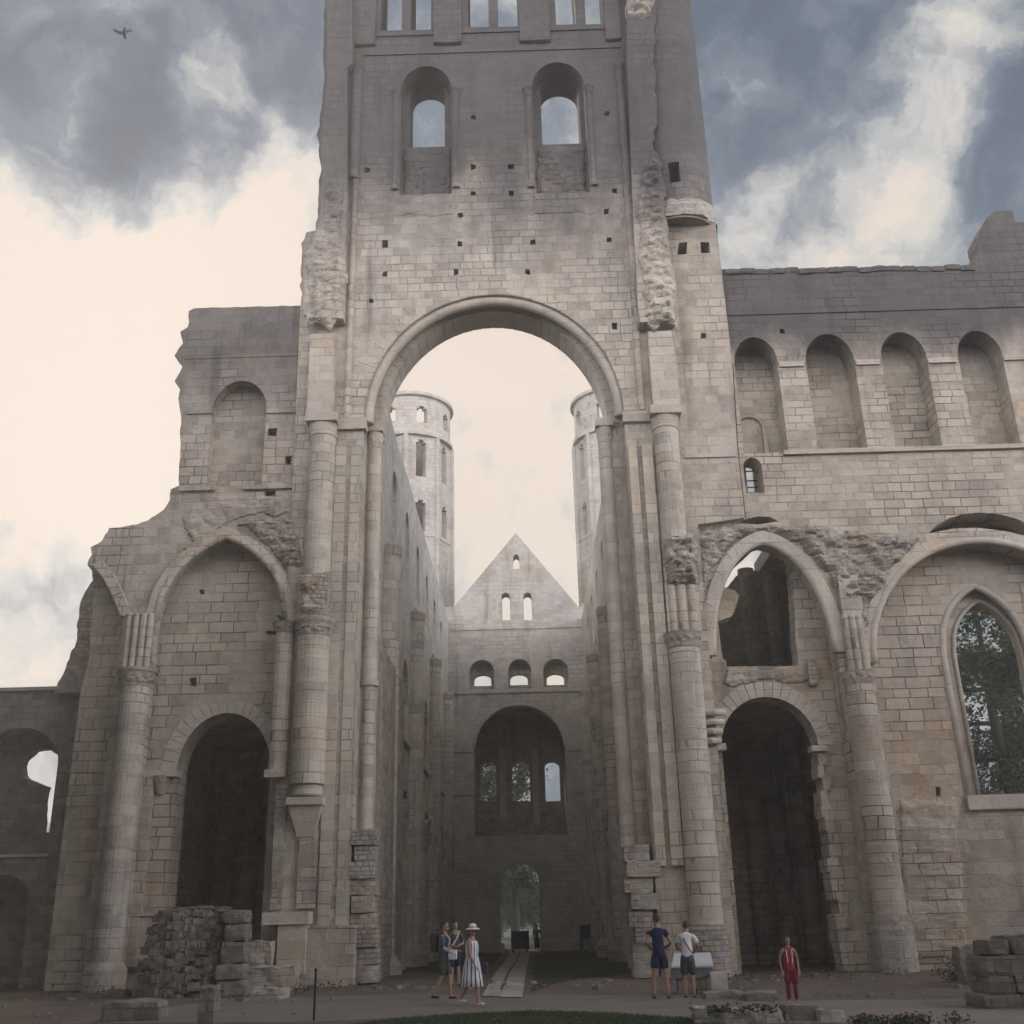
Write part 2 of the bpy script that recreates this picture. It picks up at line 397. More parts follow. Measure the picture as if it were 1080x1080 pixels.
# ================================================================== the crossing tower
def sq(x, y, Y, s=5.5, h=None):
    h = h or s
    j = lambda: rnd.uniform(-.9, .9)
    return L([(x - s / 2 + j(), y - h / 2 + j()), (x + s / 2 + j(), y - h / 2 + j()), (x + s / 2 + j(), y + h / 2 + j()), (x - s / 2 + j(), y + h / 2 + j())], Y)
    return L([(x - s / 2, y - h / 2), (x + s / 2, y - h / 2), (x + s / 2, y + h / 2), (x - s / 2, y + h / 2)], Y)
def shell(mb, cx, cy, ro, ri, n, zl, skip, a_off=0., octa=None):
    """hollow round or many-sided turret; cells (i, j) left out are window openings with reveals"""
    def rad(r, a):
        if not octa: return r
        s_ = 2 * PI / octa; q = (a % s_) - s_ / 2; return r * math.cos(s_ / 2) / math.cos(q)
    vs = []; m_ = len(zl)
    for r in (ro, ri):
        for z in zl:
            for i in range(n):
                a = a_off + 2 * PI * i / n; q = rad(r, a - a_off); vs.append((cx + q * math.cos(a), cy + q * math.sin(a), z))
    O = n * m_; fs = []
    def id_(i, j, k): return k * O + j * n + i % n
    for j in range(m_ - 1):
        for i in range(n):
            if (i, j) in skip: continue
            fs.append((id_(i, j, 0), id_(i + 1, j, 0), id_(i + 1, j + 1, 0), id_(i, j + 1, 0)))
            fs.append((id_(i, j, 1), id_(i, j + 1, 1), id_(i + 1, j + 1, 1), id_(i + 1, j, 1)))
            for (di, dj, e) in ((1, 0, (i + 1, j, i + 1, j + 1)), (-1, 0, (i, j, i, j + 1)), (0, 1, (i, j + 1, i + 1, j + 1)), (0, -1, (i, j, i + 1, j))):
                ii, jj = (i + di) % n, j + dj
                if (ii, jj) in skip or jj < 0 or jj >= m_ - 1:
                    fs.append((id_(e[0], e[1], 0), id_(e[2], e[3], 0), id_(e[2], e[3], 1), id_(e[0], e[1], 1)))
    return mb.add(vs, fs)

W = 35.0
TL_, TR_ = W + .15, W + .30
XT0 = X(317, 440, W); XT1 = X(736, 556, W)            # side limits of the crossing piers
aXL, aXR = X(384, 437, W), X(658, 437, W); aZS = (Z(384, 437, W) + Z(658, 437, W)) / 2; aZT = Z(522, 311, W)
tower = thing('crossing_tower', 'tall ruined limestone tower wall pierced by one huge round arch with paired windows above', 'tower', (-1, 36, 0))
left_edge = jag([(343, -75), (343, 0), (341.5, 40), (341, 90)], 1.5, 7, 2) + jag([(339, 115), (335, 146), (337, 152), (336.5, 165), (338, 172), (336, 190), (335, 222), (333, 243), (323, 245), (321, 252), (317.5, 257), (317, 322)], 1.8, 6, 3)
right_edge = [(700, 60), (703, 226)] + jag([(703, 226), (722, 222), (735, 221), (745, 221), (753, 227), (756, 244)], .8, 8, 4) + [(757, 250), (772.5, 385), (777.5, 472), (785.8, 546), (736, 553)]
out = [(XT0, -1)] + L(list(reversed(left_edge)), W) + L([(688, -75)], W) + L(right_edge, W) + [(XT1, -1)]
archh = archhead(aXL, aXR, aZS, aZT, 'round', 40)
outline = [(XT0, -1)] + out[1:] + [(aXR, -1)] + list(reversed(archh)) + [(aXL, -1)]
winpx = [((423, 95), (476, 95), (450, 70), 205), ((561, 92), (616, 92), (590, 66), 203)]
holes = [apx(W, l, r, t, b) for (l, r, t, b) in winpx]
tri = []
for (x0, x1, yb) in ((403, 425, 32), (434, 455, 32), (493, 514, 28.5), (523, 544, 28.5), (583, 604, 26), (613.5, 634, 26)):
    tri.append(apx(W, (x0, -48), (x1, -48), (None, -60), yb))
holes += tri
for (x, y) in ((499.5, 124), (499.5, 176), (499.5, 204), (539, 176), (539, 204), (485, 227), (485, 257), (387, 179), (640, 120), (649, 201), (639, 223), (643, 253), (562, 255),
               (406, 289), (392, 318), (481, 287), (557, 287), (648, 344), (742, 354)):
    holes.append(sq(x, y, W, 4.6 + rnd.random() * 1.2))
holes.append(sq(405.5, 257, W, 6.5, 9)); holes.append(sq(744, 261, W, 9, 10)); holes.append(sq(720, 262, W, 10, 13))
MB().slab(outline, holes, W, .9).build('wall', 'wall', tower)
# the core behind, carrying the inner order of the arch
bXL, bXR = X(399, 500, W + .9), X(645, 500, W + .9); bZS = aZS - .1; bZT = Z(520, 345, W + 2.1)
inset = lambda pts, d: [(x + d, y) for (x, y) in pts]
core = [(XT0 + .1, -1)] + L(list(reversed(inset(left_edge, 4))), W + .9) + L([(676, -75), (698, 60), (701, 232), (752, 238), (768, 385), (773, 470), (780, 540), (730, 549)], W + .9) + [(XT1 - .06, -1), (bXR, -1)] \
    + list(reversed(archhead(bXL, bXR, bZS, bZT, 'round', 40))) + [(bXL, -1)]
ch = []
for (l, r, t, zb) in (((432.5, 118), (469, 118), (450, 102), 155), ((570.5, 114), (611, 114), (590.5, 98.5), 152)):
    pl, pr = P(l[0], l[1], W + .9), P(r[0], r[1], W + .9)
    zb_ = Z(450 if l[0] < 500 else 590, zb, W + .9); zt_ = Z(t[0], t[1], W + 1.9)
    ch.append(arch(pl.x, pr.x, zt_ - (pr.x - pl.x) * .5, zt_, zb_))
for h in tri:
    ch.append([(x, z - .35 if i in (0, len(h) - 1) else z) for i, (x, z) in enumerate(h)])
MB().slab(core, ch, W + .903, 1.2).build('wall_core', 'wall', tower)
# the great arch: rings of voussoirs and the round moulding
def ring(xl, xr, zs, zt, d, n=40):
    return archhead(xl - d, xr + d, zs, zt + d, 'round', n)
mb = MB(); mb.sweepband(ring(aXL, aXR, aZS, aZT, .02, 38), ring(aXL, aXR, aZS, aZT, .78, 38), W - .022, .2, .004, .008); mb.build('voussoirs', 'wall', tower)
mb = MB(); path = [(x, W + .30, z) for (x, z) in ring(aXL, aXR, aZS, aZT, -.10, 56)]
path = [(path[0][0], path[0][1], path[0][2] - .12)] + path + [(path[-1][0], path[-1][1], path[-1][2] - .12)]
mb.tube(path, .21, 12); mb.build('arch_moulding', 'smooth', tower, smooth=True)
mb = MB(); mb.sweepband(ring(bXL, bXR, bZS, bZT, -.03, 34), ring(bXL, bXR, bZS, bZT, .4, 34), W + .86, 1.27, .01, .004); mb.build('inner_voussoirs', 'smooth', tower)
# upper storeys
for k, (xc, yb) in enumerate(((429.5, 32), (518.5, 28.5), (608.5, 26))):
    mb = MB(); boxpx(mb, xc - 32, xc + 31, yb, yb + 5, W, .07, .3); mb.build('sill', 'wall', tower)
    mb = MB(); p = P(xc, 0, W + .35); mb.lathe(p.x, p.y, [(Z(xc, yb, W) - .1, .2), (Z(xc, yb, W) + .25, .2), (Z(xc, yb, W) + .3, .15), (Z(xc, -30, W), .15)], 12); mb.build('mullion_shaft', 'shaft', tower)
for (x0, x1, yb) in ((457, 487, 48), (548, 581, 46), (363, 396, 50), (639, 655, 44)):
    mb = MB(); a, b = X(x0, yb, W), X(x1, yb, W); z0 = Z((x0 + x1) / 2, yb, W)
    mb.block(((a + b) / 2, W, z0 + 1.6), (b - a, .36, 3.2), 0, .035, 5, x0); mb.build('pilaster', 'wall', tower)
mb = MB(); boxpx(mb, 383, 655, 51, 54, W, .06, .2); mb.build('string_course', 'wall', tower)
for (l, r, t, b) in winpx:
    h = apx(W, l, r, t, b); hd = h[1:-1]
    c = (hd[0][0] + hd[-1][0]) / 2; w = (hd[-1][0] - hd[0][0]) / 2
    o = archhead(c - w - .42, c + w + .42, hd[0][1], max(p[1] for p in hd) + .42, 'round', 20)
    mb = MB(); mb.sweepband(hd[::1] if len(hd) == 21 else hd, o, W - .02, .12, .002, .006); mb.build('window_arch', 'wall', tower)
    for sgn, xx in ((-1, hd[0][0] - .02), (1, hd[-1][0] + .02)):
        zt_ = hd[0][1]; zb_ = h[0][1] + .25
        mb = MB(); mb.lathe(xx + sgn * .16, W + .02, [(zb_, .17), (zb_ + .15, .17), (zb_ + .22, .125), (zt_ - .45, .125), (zt_ - .4, .15), (zt_ - .12, .2), (zt_ - .1, .23), (zt_, .23)], 12); mb.build('window_shaft', 'wall', tower)
    # masonry blocking the lower half of the window
    zc = Z((l[0] + r[0]) / 2, b, W); zt2 = Z((l[0] + r[0]) / 2, 155, W + .9)
    mb = MB(); mb.rubble([(hd[0][0], zc - .1), (hd[-1][0], zc - .1), (hd[-1][0], zt2 - .05), (hd[0][0], zt2 - .02)], W + .86, .14, .1, l[0]); mb.build('rubble', 'wall', tower)
    mb = MB(); mb.rubble([(hd[0][0] - .3, zc - 1.1), (hd[-1][0] + .3, zc - 1.2), (hd[-1][0] + .2, zc), (hd[0][0] - .2, zc)], W + .03, .06, .1, l[0] + 3); mb.build('worn_sill', 'wall', tower)
# engaged shafts of the upper storey
for (xa, xb, yt, yb, nm) in ((369.5, 381, 76, 186, 'engaged_shaft'), (367, 374, 186, 440, 'engaged_shaft'), (656.5, 666, 72, 300, 'engaged_shaft'), (668, 676, 300, 432, 'engaged_shaft')):
    mb = MB(); cx, r, z0, z1 = col(mb, xa, xb, yt, yb, W - .02); o = mb.build(nm, 'wall', tower)
    if yt < 80:
        mb = MB(); capital(mb, cx, W - .02, r, z1, z1 + .4, xa); mb.build('capital', 'wall', tower)
# stubs of the torn north and south walls of the tower
sl = [(345, -74), (345, 90), (341, 118), (338, 150), (340, 185), (338, 222), (336, 247), (326, 250), (320, 262), (321, 332), (362, 336), (366, 200), (366, 72), (372, 66), (370, -74)]
MB().slab(L(sl, W - .5), [], W - .5, .52).build('torn_wall', 'wall', tower)
MB().rubble(L([(340, 196), (352, 184), (365, 200), (361, 250), (366, 290), (360, 330), (348, 348), (337, 338), (321, 344), (324, 300), (318, 268), (330, 248), (338, 230)], W - .5), W - .5, .22, .11, 2., .3).build('rubble', 'wall', tower)
sr = [(660, -74), (696, -74)] + jag([(692, 20), (690, 60), (692, 75), (692, 100), (694, 112), (691, 135), (688, 150), (696, 168), (701, 195), (702, 230), (706, 262), (713, 310), (713, 337)], 2.2, 5, 8) + [(674, 340), (668, 230), (664, 120), (661, 60)]
MB().slab(L(sr, W - .6), [], W - .6, .62).build('torn_wall', 'wall', tower)
MB().rubble(L([(677, 182), (686, 160), (694, 166), (702, 195), (700, 215), (705, 240), (706, 262), (714, 300), (711, 322), (715, 345), (702, 336), (690, 348), (680, 338), (677, 300), (671, 270), (674, 240), (668, 222), (672, 200)], W - .6), W - .6, .30, .10, 5., .22).build('rubble', 'wall', tower)
MB().rubble(L([(661, -70), (692, -70), (691, 18), (672, 22), (660, 16)], W - .6), W - .6, .45, .12, 8.).build('rubble', 'rubble', tower)
# stair turret on the right
p0, p1 = P(699, 0, W + .9), P(727.5, 0, W + .9); tr = p1.x - p0.x + .25; tcx = p1.x - tr
tz0 = Z(730, 224, W); tz1 = Z(720, -75, W + .6)
zl = [tz0 - .6]; zw0, zw1 = Z(706, 201, W), Z(706, 180, W)
zl += [zw0, zw1] + [zw1 + (tz1 - zw1) * q / 6 for q in range(1, 7)]
mb = MB(); n = 40; dx = X(705.5, 190, W) - tcx
ia = int(((math.atan2(-math.sqrt(max(.01, tr * tr - dx * dx)), dx)) % (2 * PI)) / (2 * PI) * n)
shell(mb, tcx, W + .9, tr, tr - .45, n, zl, {(ia, 1), (ia + 1, 1)}); mb.build('stair_turret', 'wall', tower)
mb = MB(); mb.lathe(tcx, W + .9, [(tz0 - .5, tr + .10), (tz0 - .05, tr + .12), (tz0 + .12, tr + .03), (tz0 + .3, tr + .0)], 40, lambda a, z: 1 + .10 * noise.noise(Vector((a * 3, z * 2, 1))) + .05 * noise.noise(Vector((a * 9, z * 5, 4)))); mb.build('worn_ledge', 'rubble', tower)
# pilaster above the capital, capital, half column: left and right responds
def respond(xs_pil, y_pil, xs_cap, y_cap, xs_col, y_cb):
    mb = MB(); boxpx(mb, xs_pil[0], xs_pil[1], y_pil, y_cap[0], W, .42, .1); mb.build('pilaster', 'ashlar', tower)
    mb = MB(); cx, r, z0, z1 = col(mb, xs_col[0], xs_col[1], y_cap[1], y_cb, W - .05); mb.build('engaged_column', 'shaft', tower)
    zt_ = Z(sum(xs_cap) / 2, y_cap[0], W - .5); w = (X(xs_cap[1], y_cap[0], W - .5) - X(xs_cap[0], y_cap[0], W - .5)) / 2
    h = zt_ - z1
    mb = MB(); prof = [(z1, r * 1.06), (z1 + .06, r * 1.08), (z1 + .1, r * 1.02)] + [(z1 + .1 + (h * .62 - .1) * t, r * (1.02 + (w / r * .93 - 1.02) * t ** 1.4)) for t in (.25, .5, .75, 1)]
    mb.lathe(cx, W - .05, prof, 4 * 8, lambda a, z: 1 + (min(1, max(0, (z - z1 - .1) / (h * .6)))) * (.0 + .12 * abs(math.sin(2 * a)) ** 3)); cp = mb.build('capital', 'smooth', tower)
    mb = MB(); mb.box(cx - w, cx + w, W - .62, W + .1, z1 + h * .6, zt_); mb.build('abacus', 'smooth', cp)
    return cx, r
respond((325.5, 352), 352, (319, 352), (436, 457), (323.5, 352), 606)
respond((686, 714), 349, (689, 722), (428, 449), (692.5, 719.5), 566)
# left respond: rough block, foliate capital, lower column cut off above a corbel
mb = MB(); a, b = P(314, 628, W - .7), P(345, 628, W - .7)
MB().rubble(L([(316, 606), (346, 602), (346, 652), (312, 656)], W - .55), W - .55, .32, .09, 31.).build('rubble', 'rubble', tower)
mb = MB(); mb.block(((a.x + b.x) / 2, W - .15, a.z), (b.x - a.x, .95, Z(330, 606, W) - Z(330, 654, W)), 0, .05, 5, 3.); mb.build('rough_block', 'rubble', tower)
mb = MB(); cx, r, z0, z1 = col(mb, 310.5, 345, 668, 826, W - .2, 24); mb.build('engaged_column', 'shaft', tower)
mb = MB(); capital(mb, cx, W - .2, r * 1.02, z1, Z(328, 655, W - .7), 4., 1.2, 12); cp = mb.build('capital', 'carved', tower)
zt_ = Z(328, 655, W - .7); mb = MB(); mb.lathe(cx, W - .2, [(zt_, r * 1.26), (zt_ + .1, r * 1.3), (zt_ + .16, r * 1.24)], 24); mb.build('abacus', 'carved', cp)
zc = Z(320, 826, W - .6)
mb = MB(); mb.lathe(cx, W - .15, [(zc - .38, r * .98), (zc - .32, r * 1.04), (zc - .3, r * .9), (zc - .05, r * .86), (zc, r * .9)], 24); mb.build('corbel_table', 'smooth', tower)
mb = MB(); mb.box(cx - r * 1.06, cx + r * 1.06, W - .62, W + .05, zc - .66, zc - .42); mb.build('corbel_shelf', 'smooth', tower)
mb = MB(); zz = zc - .66
mb.add([(cx - .52, W - .5, zz), (cx + .52, W - .5, zz), (cx + .52, W + .1, zz), (cx - .52, W + .1, zz), (cx - .26, W - .16, zz - .95), (cx + .26, W - .16, zz - .95), (cx + .26, W + .1, zz - .95), (cx - .26, W + .1, zz - .95)],
       [(0, 1, 5, 4), (1, 2, 6, 5), (2, 3, 7, 6), (3, 0, 4, 7), (0, 3, 2, 1), (4, 5, 6, 7)]); mb.build('corbel', 'smooth', tower)
mb = MB(); c2, r2, _, z2 = col(mb, 287, 307, 666, 812, W - .05, 14); mb.build('colonette', 'shaft', tower)
mb = MB(); capital(mb, c2, W - .05, r2, z2, z2 + .34, 9., 1.45, 6); mb.build('capital', 'carved', tower)
zb2 = Z(296, 812, W - .2); mb = MB(); mb.box(c2 - .36, c2 + .3, W - .4, W + .05, zb2 - .24, zb2 + .0); mb.build('corbel_shelf', 'smooth', tower)
mb = MB(); boxpx(mb, 288, 300, 826, 960, W, .08); mb.build('pilaster', 'rubble', tower)
mb = MB(); boxpx(mb, 314, 334, 872, 958, W, .13); mb.build('pilaster', 'infill', tower)
# plinth of the left pier
mb = MB(); boxpx(mb, 276, 325, 962, 975, W, .75); boxpx(mb, 292, 322, 975, 1028, W, .62); mb.build('plinth', 'smooth', tower)
mb = MB(); a = P(345, 1000, W); mb.block((a.x - .05, W - .1, .75), (1.9, .75, 1.9), 0, .02, 12, 12., .05); mb.build('plinth', 'infill', tower)
mb = MB(); a = P(270, 1005, 33.6); mb.block((a.x - .2, 33.8, .55), (1.3, 1.0, 1.5), .1, .09, 6, 13.); mb.block((a.x + .1, 33.5, .3), (2.3, 1.2, .7), .05, .09, 6, 14.); mb.build('plinth_rubble', 'rubble', tower)
# right respond: rubble, cluster of shafts, foliate capital, thick column to the ground
MB().rubble(L([(697, 566), (737, 560), (738, 616), (702, 622)], W - .25), W - .25, .62, .09, 41.).build('rubble', 'rubble', tower)
mb = MB(); 
for q in range(3): col(mb, 705 + q * 10.2, 705 + q * 10.2 + 9.6, 616, 668, W - .12 - .10 * math.sin(PI * (q + .5) / 3), 12)
mb.build('shaft_cluster', 'shaft', tower)
mb = MB(); a, b = P(702, 640, W), P(737, 640, W); mb.box(a.x, b.x, W - .22, W + .05, Z(720, 670, W), Z(720, 600, W)); mb.build('pilaster', 'ashlar', tower)
mb = MB(); cx, r, z0, z1 = col(mb, 704.5, 737.5, 681, -1., W - .12, 28); mb.build('engaged_column', 'ashlar', tower)
mb = MB(); capital(mb, cx, W - .12, r * 1.02, z1, Z(722, 665, W - .6), 6., 1.22, 13); mb.build('capital', 'carved', tower)
mb = MB(); zb_ = 1.5; mb.lathe(cx, W - .12, [(-.5, r * 1.22), (1.15, r * 1.2), (1.2, r * 1.12), (1.35, r * 1.12), (1.5, r * 1.0)], 28, lambda a, z: 1 + .05 * noise.noise(Vector((a * 3, z * 2, 4)))); mb.build('column_base', 'rubble', tower)
# corbel mouldings between the column and the doorway
mb = MB()
for q in range(4): 
    a, b = P(741 - q * 0, 752 + q * 10, W - .1), P(764 - q * 1.5, 752 + q * 10, W - .1)
    mb.tube([(a.x, W - .06, a.z), ((a.x + b.x) / 2, W - .22, a.z), (b.x, W - .06, a.z)], .11, 8)
mb.build('corbel_moulding', 'smooth', tower)
# flat pilasters and colonettes on the jambs of the arch
for (x0, x1, y0, y1, pj) in ((355, 366, 470, 1000, .10), (371, 381, 470, 1000, .05), (662, 671, 470, 900, .10), (676, 687, 470, 905, .16)):
    p = P((x0 + x1) / 2, y0, W); a, b = X(x0, y0, W), X(x1, y0, W)
    mb = MB(); mb.box(a, b, W - pj, W + .1, .5 if x0 < 500 else 3.2, p.z); mb.build('pilaster', 'ashlar', tower)
mb = MB(); boxpx(mb, 353, 386, 440, 452, W, .14); mb.build('impost', 'smooth', tower)
mb = MB(); boxpx(mb, 657, 690, 433, 444, W, .14); mb.build('impost', 'smooth', tower)
for (xa, xb, yt, ybr, zb_) in ((385, 400, 471, 716, .4), (643, 659, 465, 905, 3.3)):
    YY = W + 1.0
    mb = MB(); cx, r, z0, z1 = col(mb, xa, xb, yt, ybr, YY, 18); mb.build('engaged_column', 'ashlar', tower)
    mb = MB(); capital(mb, cx, YY, r, z1, z1 + .62, 2., 1.2, 6); mb.build('capital', 'smooth', tower)
    mb = MB(); mb.box(cx - r * 1.3, cx + r * 1.25, YY - r * 1.3, YY + r, z1 + .62, z1 + .9); mb.build('abacus', 'smooth', tower)
    if xa < 500:
        mb = MB(); mb.lathe(cx, YY, [(z0 - .2, r * 1.25), (z0 - .05, r * 1.28), (z0, r * 1.05)], 18); mb.build('column_ring', 'smooth', tower)
        mb = MB(); mb.lathe(cx, YY, [(4.2, r * .9), (z0 - .2, r * .9)], 18); mb.build('engaged_column', 'shaft', tower)
mb = MB(); 
for q in range(9):
    mb.block((X(383, 980, W) + rnd.uniform(-.12, .1), W + .45 + .1 * (q % 2), .3 + q * .5), (.75 + rnd.uniform(-.1, .15), 1.0, .49), 0, .03, 4, q * 3.)
mb.build('quoins', 'rubble', tower)
mb = MB()
for q in range(8):
    mb.block((X(678, 980, W) + rnd.uniform(-.1, .15), W + .35 + .1 * (q % 2), .25 + q * .48), (.9 + rnd.uniform(-.15, .2), 1.1, .475), 0, .04, 4, 50 + q * 3.)
mb.build('quoins', 'rubble', tower)

# ================================================================== the left (south) transept wall
south = thing('transept_wall', 'broken grey limestone wall with a blind pointed arch and one dark round doorway', 'ruined wall', (-9, 36, 0))
lj = jag([(205, 325), (199, 328), (198, 345), (190, 350), (193, 362), (186, 372)], 1.2, 5, 11) + jag([(184, 375), (193, 385), (190, 392), (184, 402), (190, 410), (188, 420), (191, 440), (190, 475), (189, 512)], 1., 7, 12) + \
    jag([(180, 516), (179, 527), (172, 538), (165, 543), (156, 549), (145, 553), (128, 556), (115, 557), (112, 565), (104, 573), (95.5, 577), (97, 585), (92, 596)], 1.1, 5, 13)
ltop = jag([(318, 322), (262, 323.5), (205, 325)], 1.0, 6, 14)
pL = P(129, 648, TL_); pL2 = P(163, 655, TL_); pR2 = P(302, 655, TL_)
paZ = Z(248, 566, TL_); paS = (pL2.z + pR2.z) / 2
ph = archhead(pL2.x, pR2.x, paS, paZ, 'pointed', 28)
fo = L(ltop, TL_) + L(lj, TL_)[1:] + L([(97, 602), (107, 607), (119, 626)], TL_) + [(pL.x, pL.z), (pL.x, -1), (pL2.x, -1)] + ph + [(pR2.x, -1), (XT0 - .003, -1)]
fo[0] = (XT0 - .003, fo[0][1])
nh = apx(TL_, (224, 433), (281, 433), (251, 402), 512)
MB().slab(fo, [nh, sq(287, 456, TL_, 10, 8), sq(284, 519, TL_, 12, 9), sq(304, 486, TL_, 6, 9), sq(196, 581, TL_, 4), sq(236, 509, TL_, 5)], TL_, .55).build('wall', 'wall_left', south)
co = L([(316, 325), (210, 328), (203, 350), (193, 374), (197, 386), (189, 402), (195, 440), (193, 515), (170, 546), (130, 560), (118, 575), (300, 575)], TL_ + .55) + [(XT0 - .1, Z(300, 575, TL_ + .55)), ]
MB().slab(co, [], TL_ + .553, 1.1).build('wall_core', 'wall_left', south)
bw = W + .9
dl = apx(bw, (186.5, 813), (285, 812), (240, 752), -.6)
bo = L([(300, 560), (112, 562)], bw) + L(jag([(112, 562), (96, 590), (99, 616), (97, 650), (93, 700)], 1., 8, 17), bw)[1:] + L([(85, 728)], bw)
bo = bo + [(bo[-1][0], -1), (XT0 + .3, -1), (XT0 + .3, bo[0][1])]
MB().slab(bo, [dl, sq(213, 624, bw, 6), sq(203, 719, bw, 7, 9), sq(286, 668, bw, 10, 4)], bw, 1.1).build('bay_wall', 'infill', south)
je = L(jag([(97, 590), (98, 612), (86, 632), (82, 655), (80, 678), (74, 690), (68, 708), (58, 727)], 1.2, 4, 19), 37.1)
zb_ = Z(58, 731, 37.1)
MB().slab(je + [(je[-1][0], zb_), (X(110, 727, 37.1), zb_), L([(125, 590)], 37.1)[0]], [], 37.1, 1.3).build('broken_wall_end', 'rubble', south)
# door arch, imposts
hd = dl[1:-1]; c = (hd[0][0] + hd[-1][0]) / 2; w = (hd[-1][0] - hd[0][0]) / 2; zt_ = max(p[1] for p in hd)
mb = MB(); mb.sweepband(hd, archhead(c - w - .55, c + w + .45, hd[0][1], zt_ + .5, 'round', 20), bw - .03, .3, .012, .008); mb.build('door_arch', 'smooth', south)
mb = MB(); boxpx(mb, 151, 186, 812, 819, bw, .3); mb.build('impost', 'smooth', south)
mb = MB(); p = P(171, 826, bw); mb.lathe(p.x, bw - .02, [(Z(171, 838, bw), .12), (Z(171, 832, bw), .2), (Z(171, 819, bw), .36)], 16); mb.build('corbel', 'carved', south)
mb = MB(); boxpx(mb, 128, 152, 820, 1020, bw, .3); mb.build('pilaster', 'wall_left', south)
mb = MB(); boxpx(mb, 134, 176, 962, 966, bw, .34); boxpx(mb, 134, 178, 967, 1020, bw, .26); mb.build('plinth', 'wall_left', south)
# ribs of the lost vault
o = archhead(pL2.x - .32, pR2.x + .30, paS - .1, paZ + .34, 'pointed', 28)
mb = MB(); mb.sweepband(ph, o, TL_ - .16, .3, .003, .01); mb.build('arch_ring', 'ashlar', south)
mb = MB(); path = [(x, TL_ - .06, z) for (x, z) in ph]; mb.tube(path, .13, 8); mb.build('arch_moulding', 'shaft', south, smooth=True)
mb = MB(); il = L([(130, 652), (121, 630), (111, 611), (99, 597)], TL_); ol = L([(140, 650), (131, 626), (121, 607), (109, 592)], TL_); mb.sweepband(il, ol, TL_ - .2, .35, .01, .02); mb.build('rib_stump', 'shaft', south)
MB().rubble(L([(222, 566), (244, 552), (262, 545), (300, 543), (318, 548), (324, 600), (306, 612), (297, 600), (283, 580), (264, 562), (249, 556)], TL_), TL_, .40, .10, 14.).build('rubble', 'rubble', south)
MB().rubble(L([(190, 545), (216, 520), (300, 522), (316, 548), (262, 545), (225, 566), (200, 580)], TL_), TL_, .12, .12, 15.).build('worn_facing', 'wall_left', south)
# vault shafts, foliate capital, column
mb = MB()
for q in range(4): col(mb, 131 + q * 7.4, 131 + q * 7.4 + 7.0, 646, 704, TL_ - .14 - .12 * math.sin(PI * (q + .5) / 4), 12)
mb.build('shaft_cluster', 'shaft', south)
mb = MB(); boxpx(mb, 128, 163, 638, 704, TL_, .15); mb.build('pilaster', 'wall_left', south)
mb = MB(); cx, r, z0, z1 = col(mb, 129, 158, 722, -1., TL_ - .15, 22); mb.build('engaged_column', 'wall_left', south)
mb = MB(); zc_ = Z(146, 704, TL_ - .6); capital(mb, cx, TL_ - .15, r, z1, zc_ - .08, 8., 1.38, 10); cp = mb.build('capital', 'carved', south)
mb = MB(); mb.lathe(cx, TL_ - .15, [(zc_ - .1, r * 1.42), (zc_, r * 1.46), (zc_ + .03, r * 1.3)], 22); mb.build('abacus', 'carved', cp)
mb = MB(); mb.lathe(cx, TL_ - .15, [(-.6, r * 1.35), (.6, r * 1.33), (.8, r * 1.05)], 22); mb.build('column_base', 'wall_left', south)
for (x0, x1, y) in ((189, 226, 513), (256, 312, 511)):
    mb = MB(); boxpx(mb, x0, x1, y, y + 4, TL_, .12); mb.build('string_course', 'wall_left', south)
mb = MB(); boxpx(mb, 197, 224, 432, 436, TL_, .06); mb.build('impost', 'wall_left', south)
mb = MB(); boxpx(mb, 281, 312, 431, 435, TL_, .06); mb.build('impost', 'wall_left', south)
hd = nh[1:-1]; c = (hd[0][0] + hd[-1][0]) / 2; w = (hd[-1][0] - hd[0][0]) / 2; zt_ = max(p[1] for p in hd)
mb = MB(); mb.sweepband(hd, archhead(c - w - .35, c + w + .35, hd[0][1], zt_ + .36, 'round', 20), TL_ - .02, .12, .002, .006); mb.build('niche_arch', 'wall_left', south)
mb = MB(); mb.box(X(200, 336, TL_) , XT0 - .05, TL_ - .03, TL_ + .2, Z(260, 377, TL_), Z(260, 373, TL_)); mb.build('string_course', 'wall_left', south)
# dark chamber behind the doorway
xa, xb = X(120, 815, bw) - .3, XT0 + 2.2
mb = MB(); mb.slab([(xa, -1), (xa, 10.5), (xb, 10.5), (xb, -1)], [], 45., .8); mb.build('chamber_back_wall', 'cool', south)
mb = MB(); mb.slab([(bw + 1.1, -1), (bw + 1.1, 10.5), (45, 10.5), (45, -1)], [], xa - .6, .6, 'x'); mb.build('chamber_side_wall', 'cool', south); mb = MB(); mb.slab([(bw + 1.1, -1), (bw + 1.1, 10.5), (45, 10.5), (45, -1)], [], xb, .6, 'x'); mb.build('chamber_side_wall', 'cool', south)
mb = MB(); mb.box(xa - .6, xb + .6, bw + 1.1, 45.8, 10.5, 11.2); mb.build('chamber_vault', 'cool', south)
for q in (218, 236, 262): 
    mb = MB(); p = P(q, 880, 44.8); mb.lathe(p.x, 44.95, [(-1, .42), (9.2, .42), (9.5, .6), (9.9, .6)], 14); mb.build('chamber_shaft', 'cool', south)

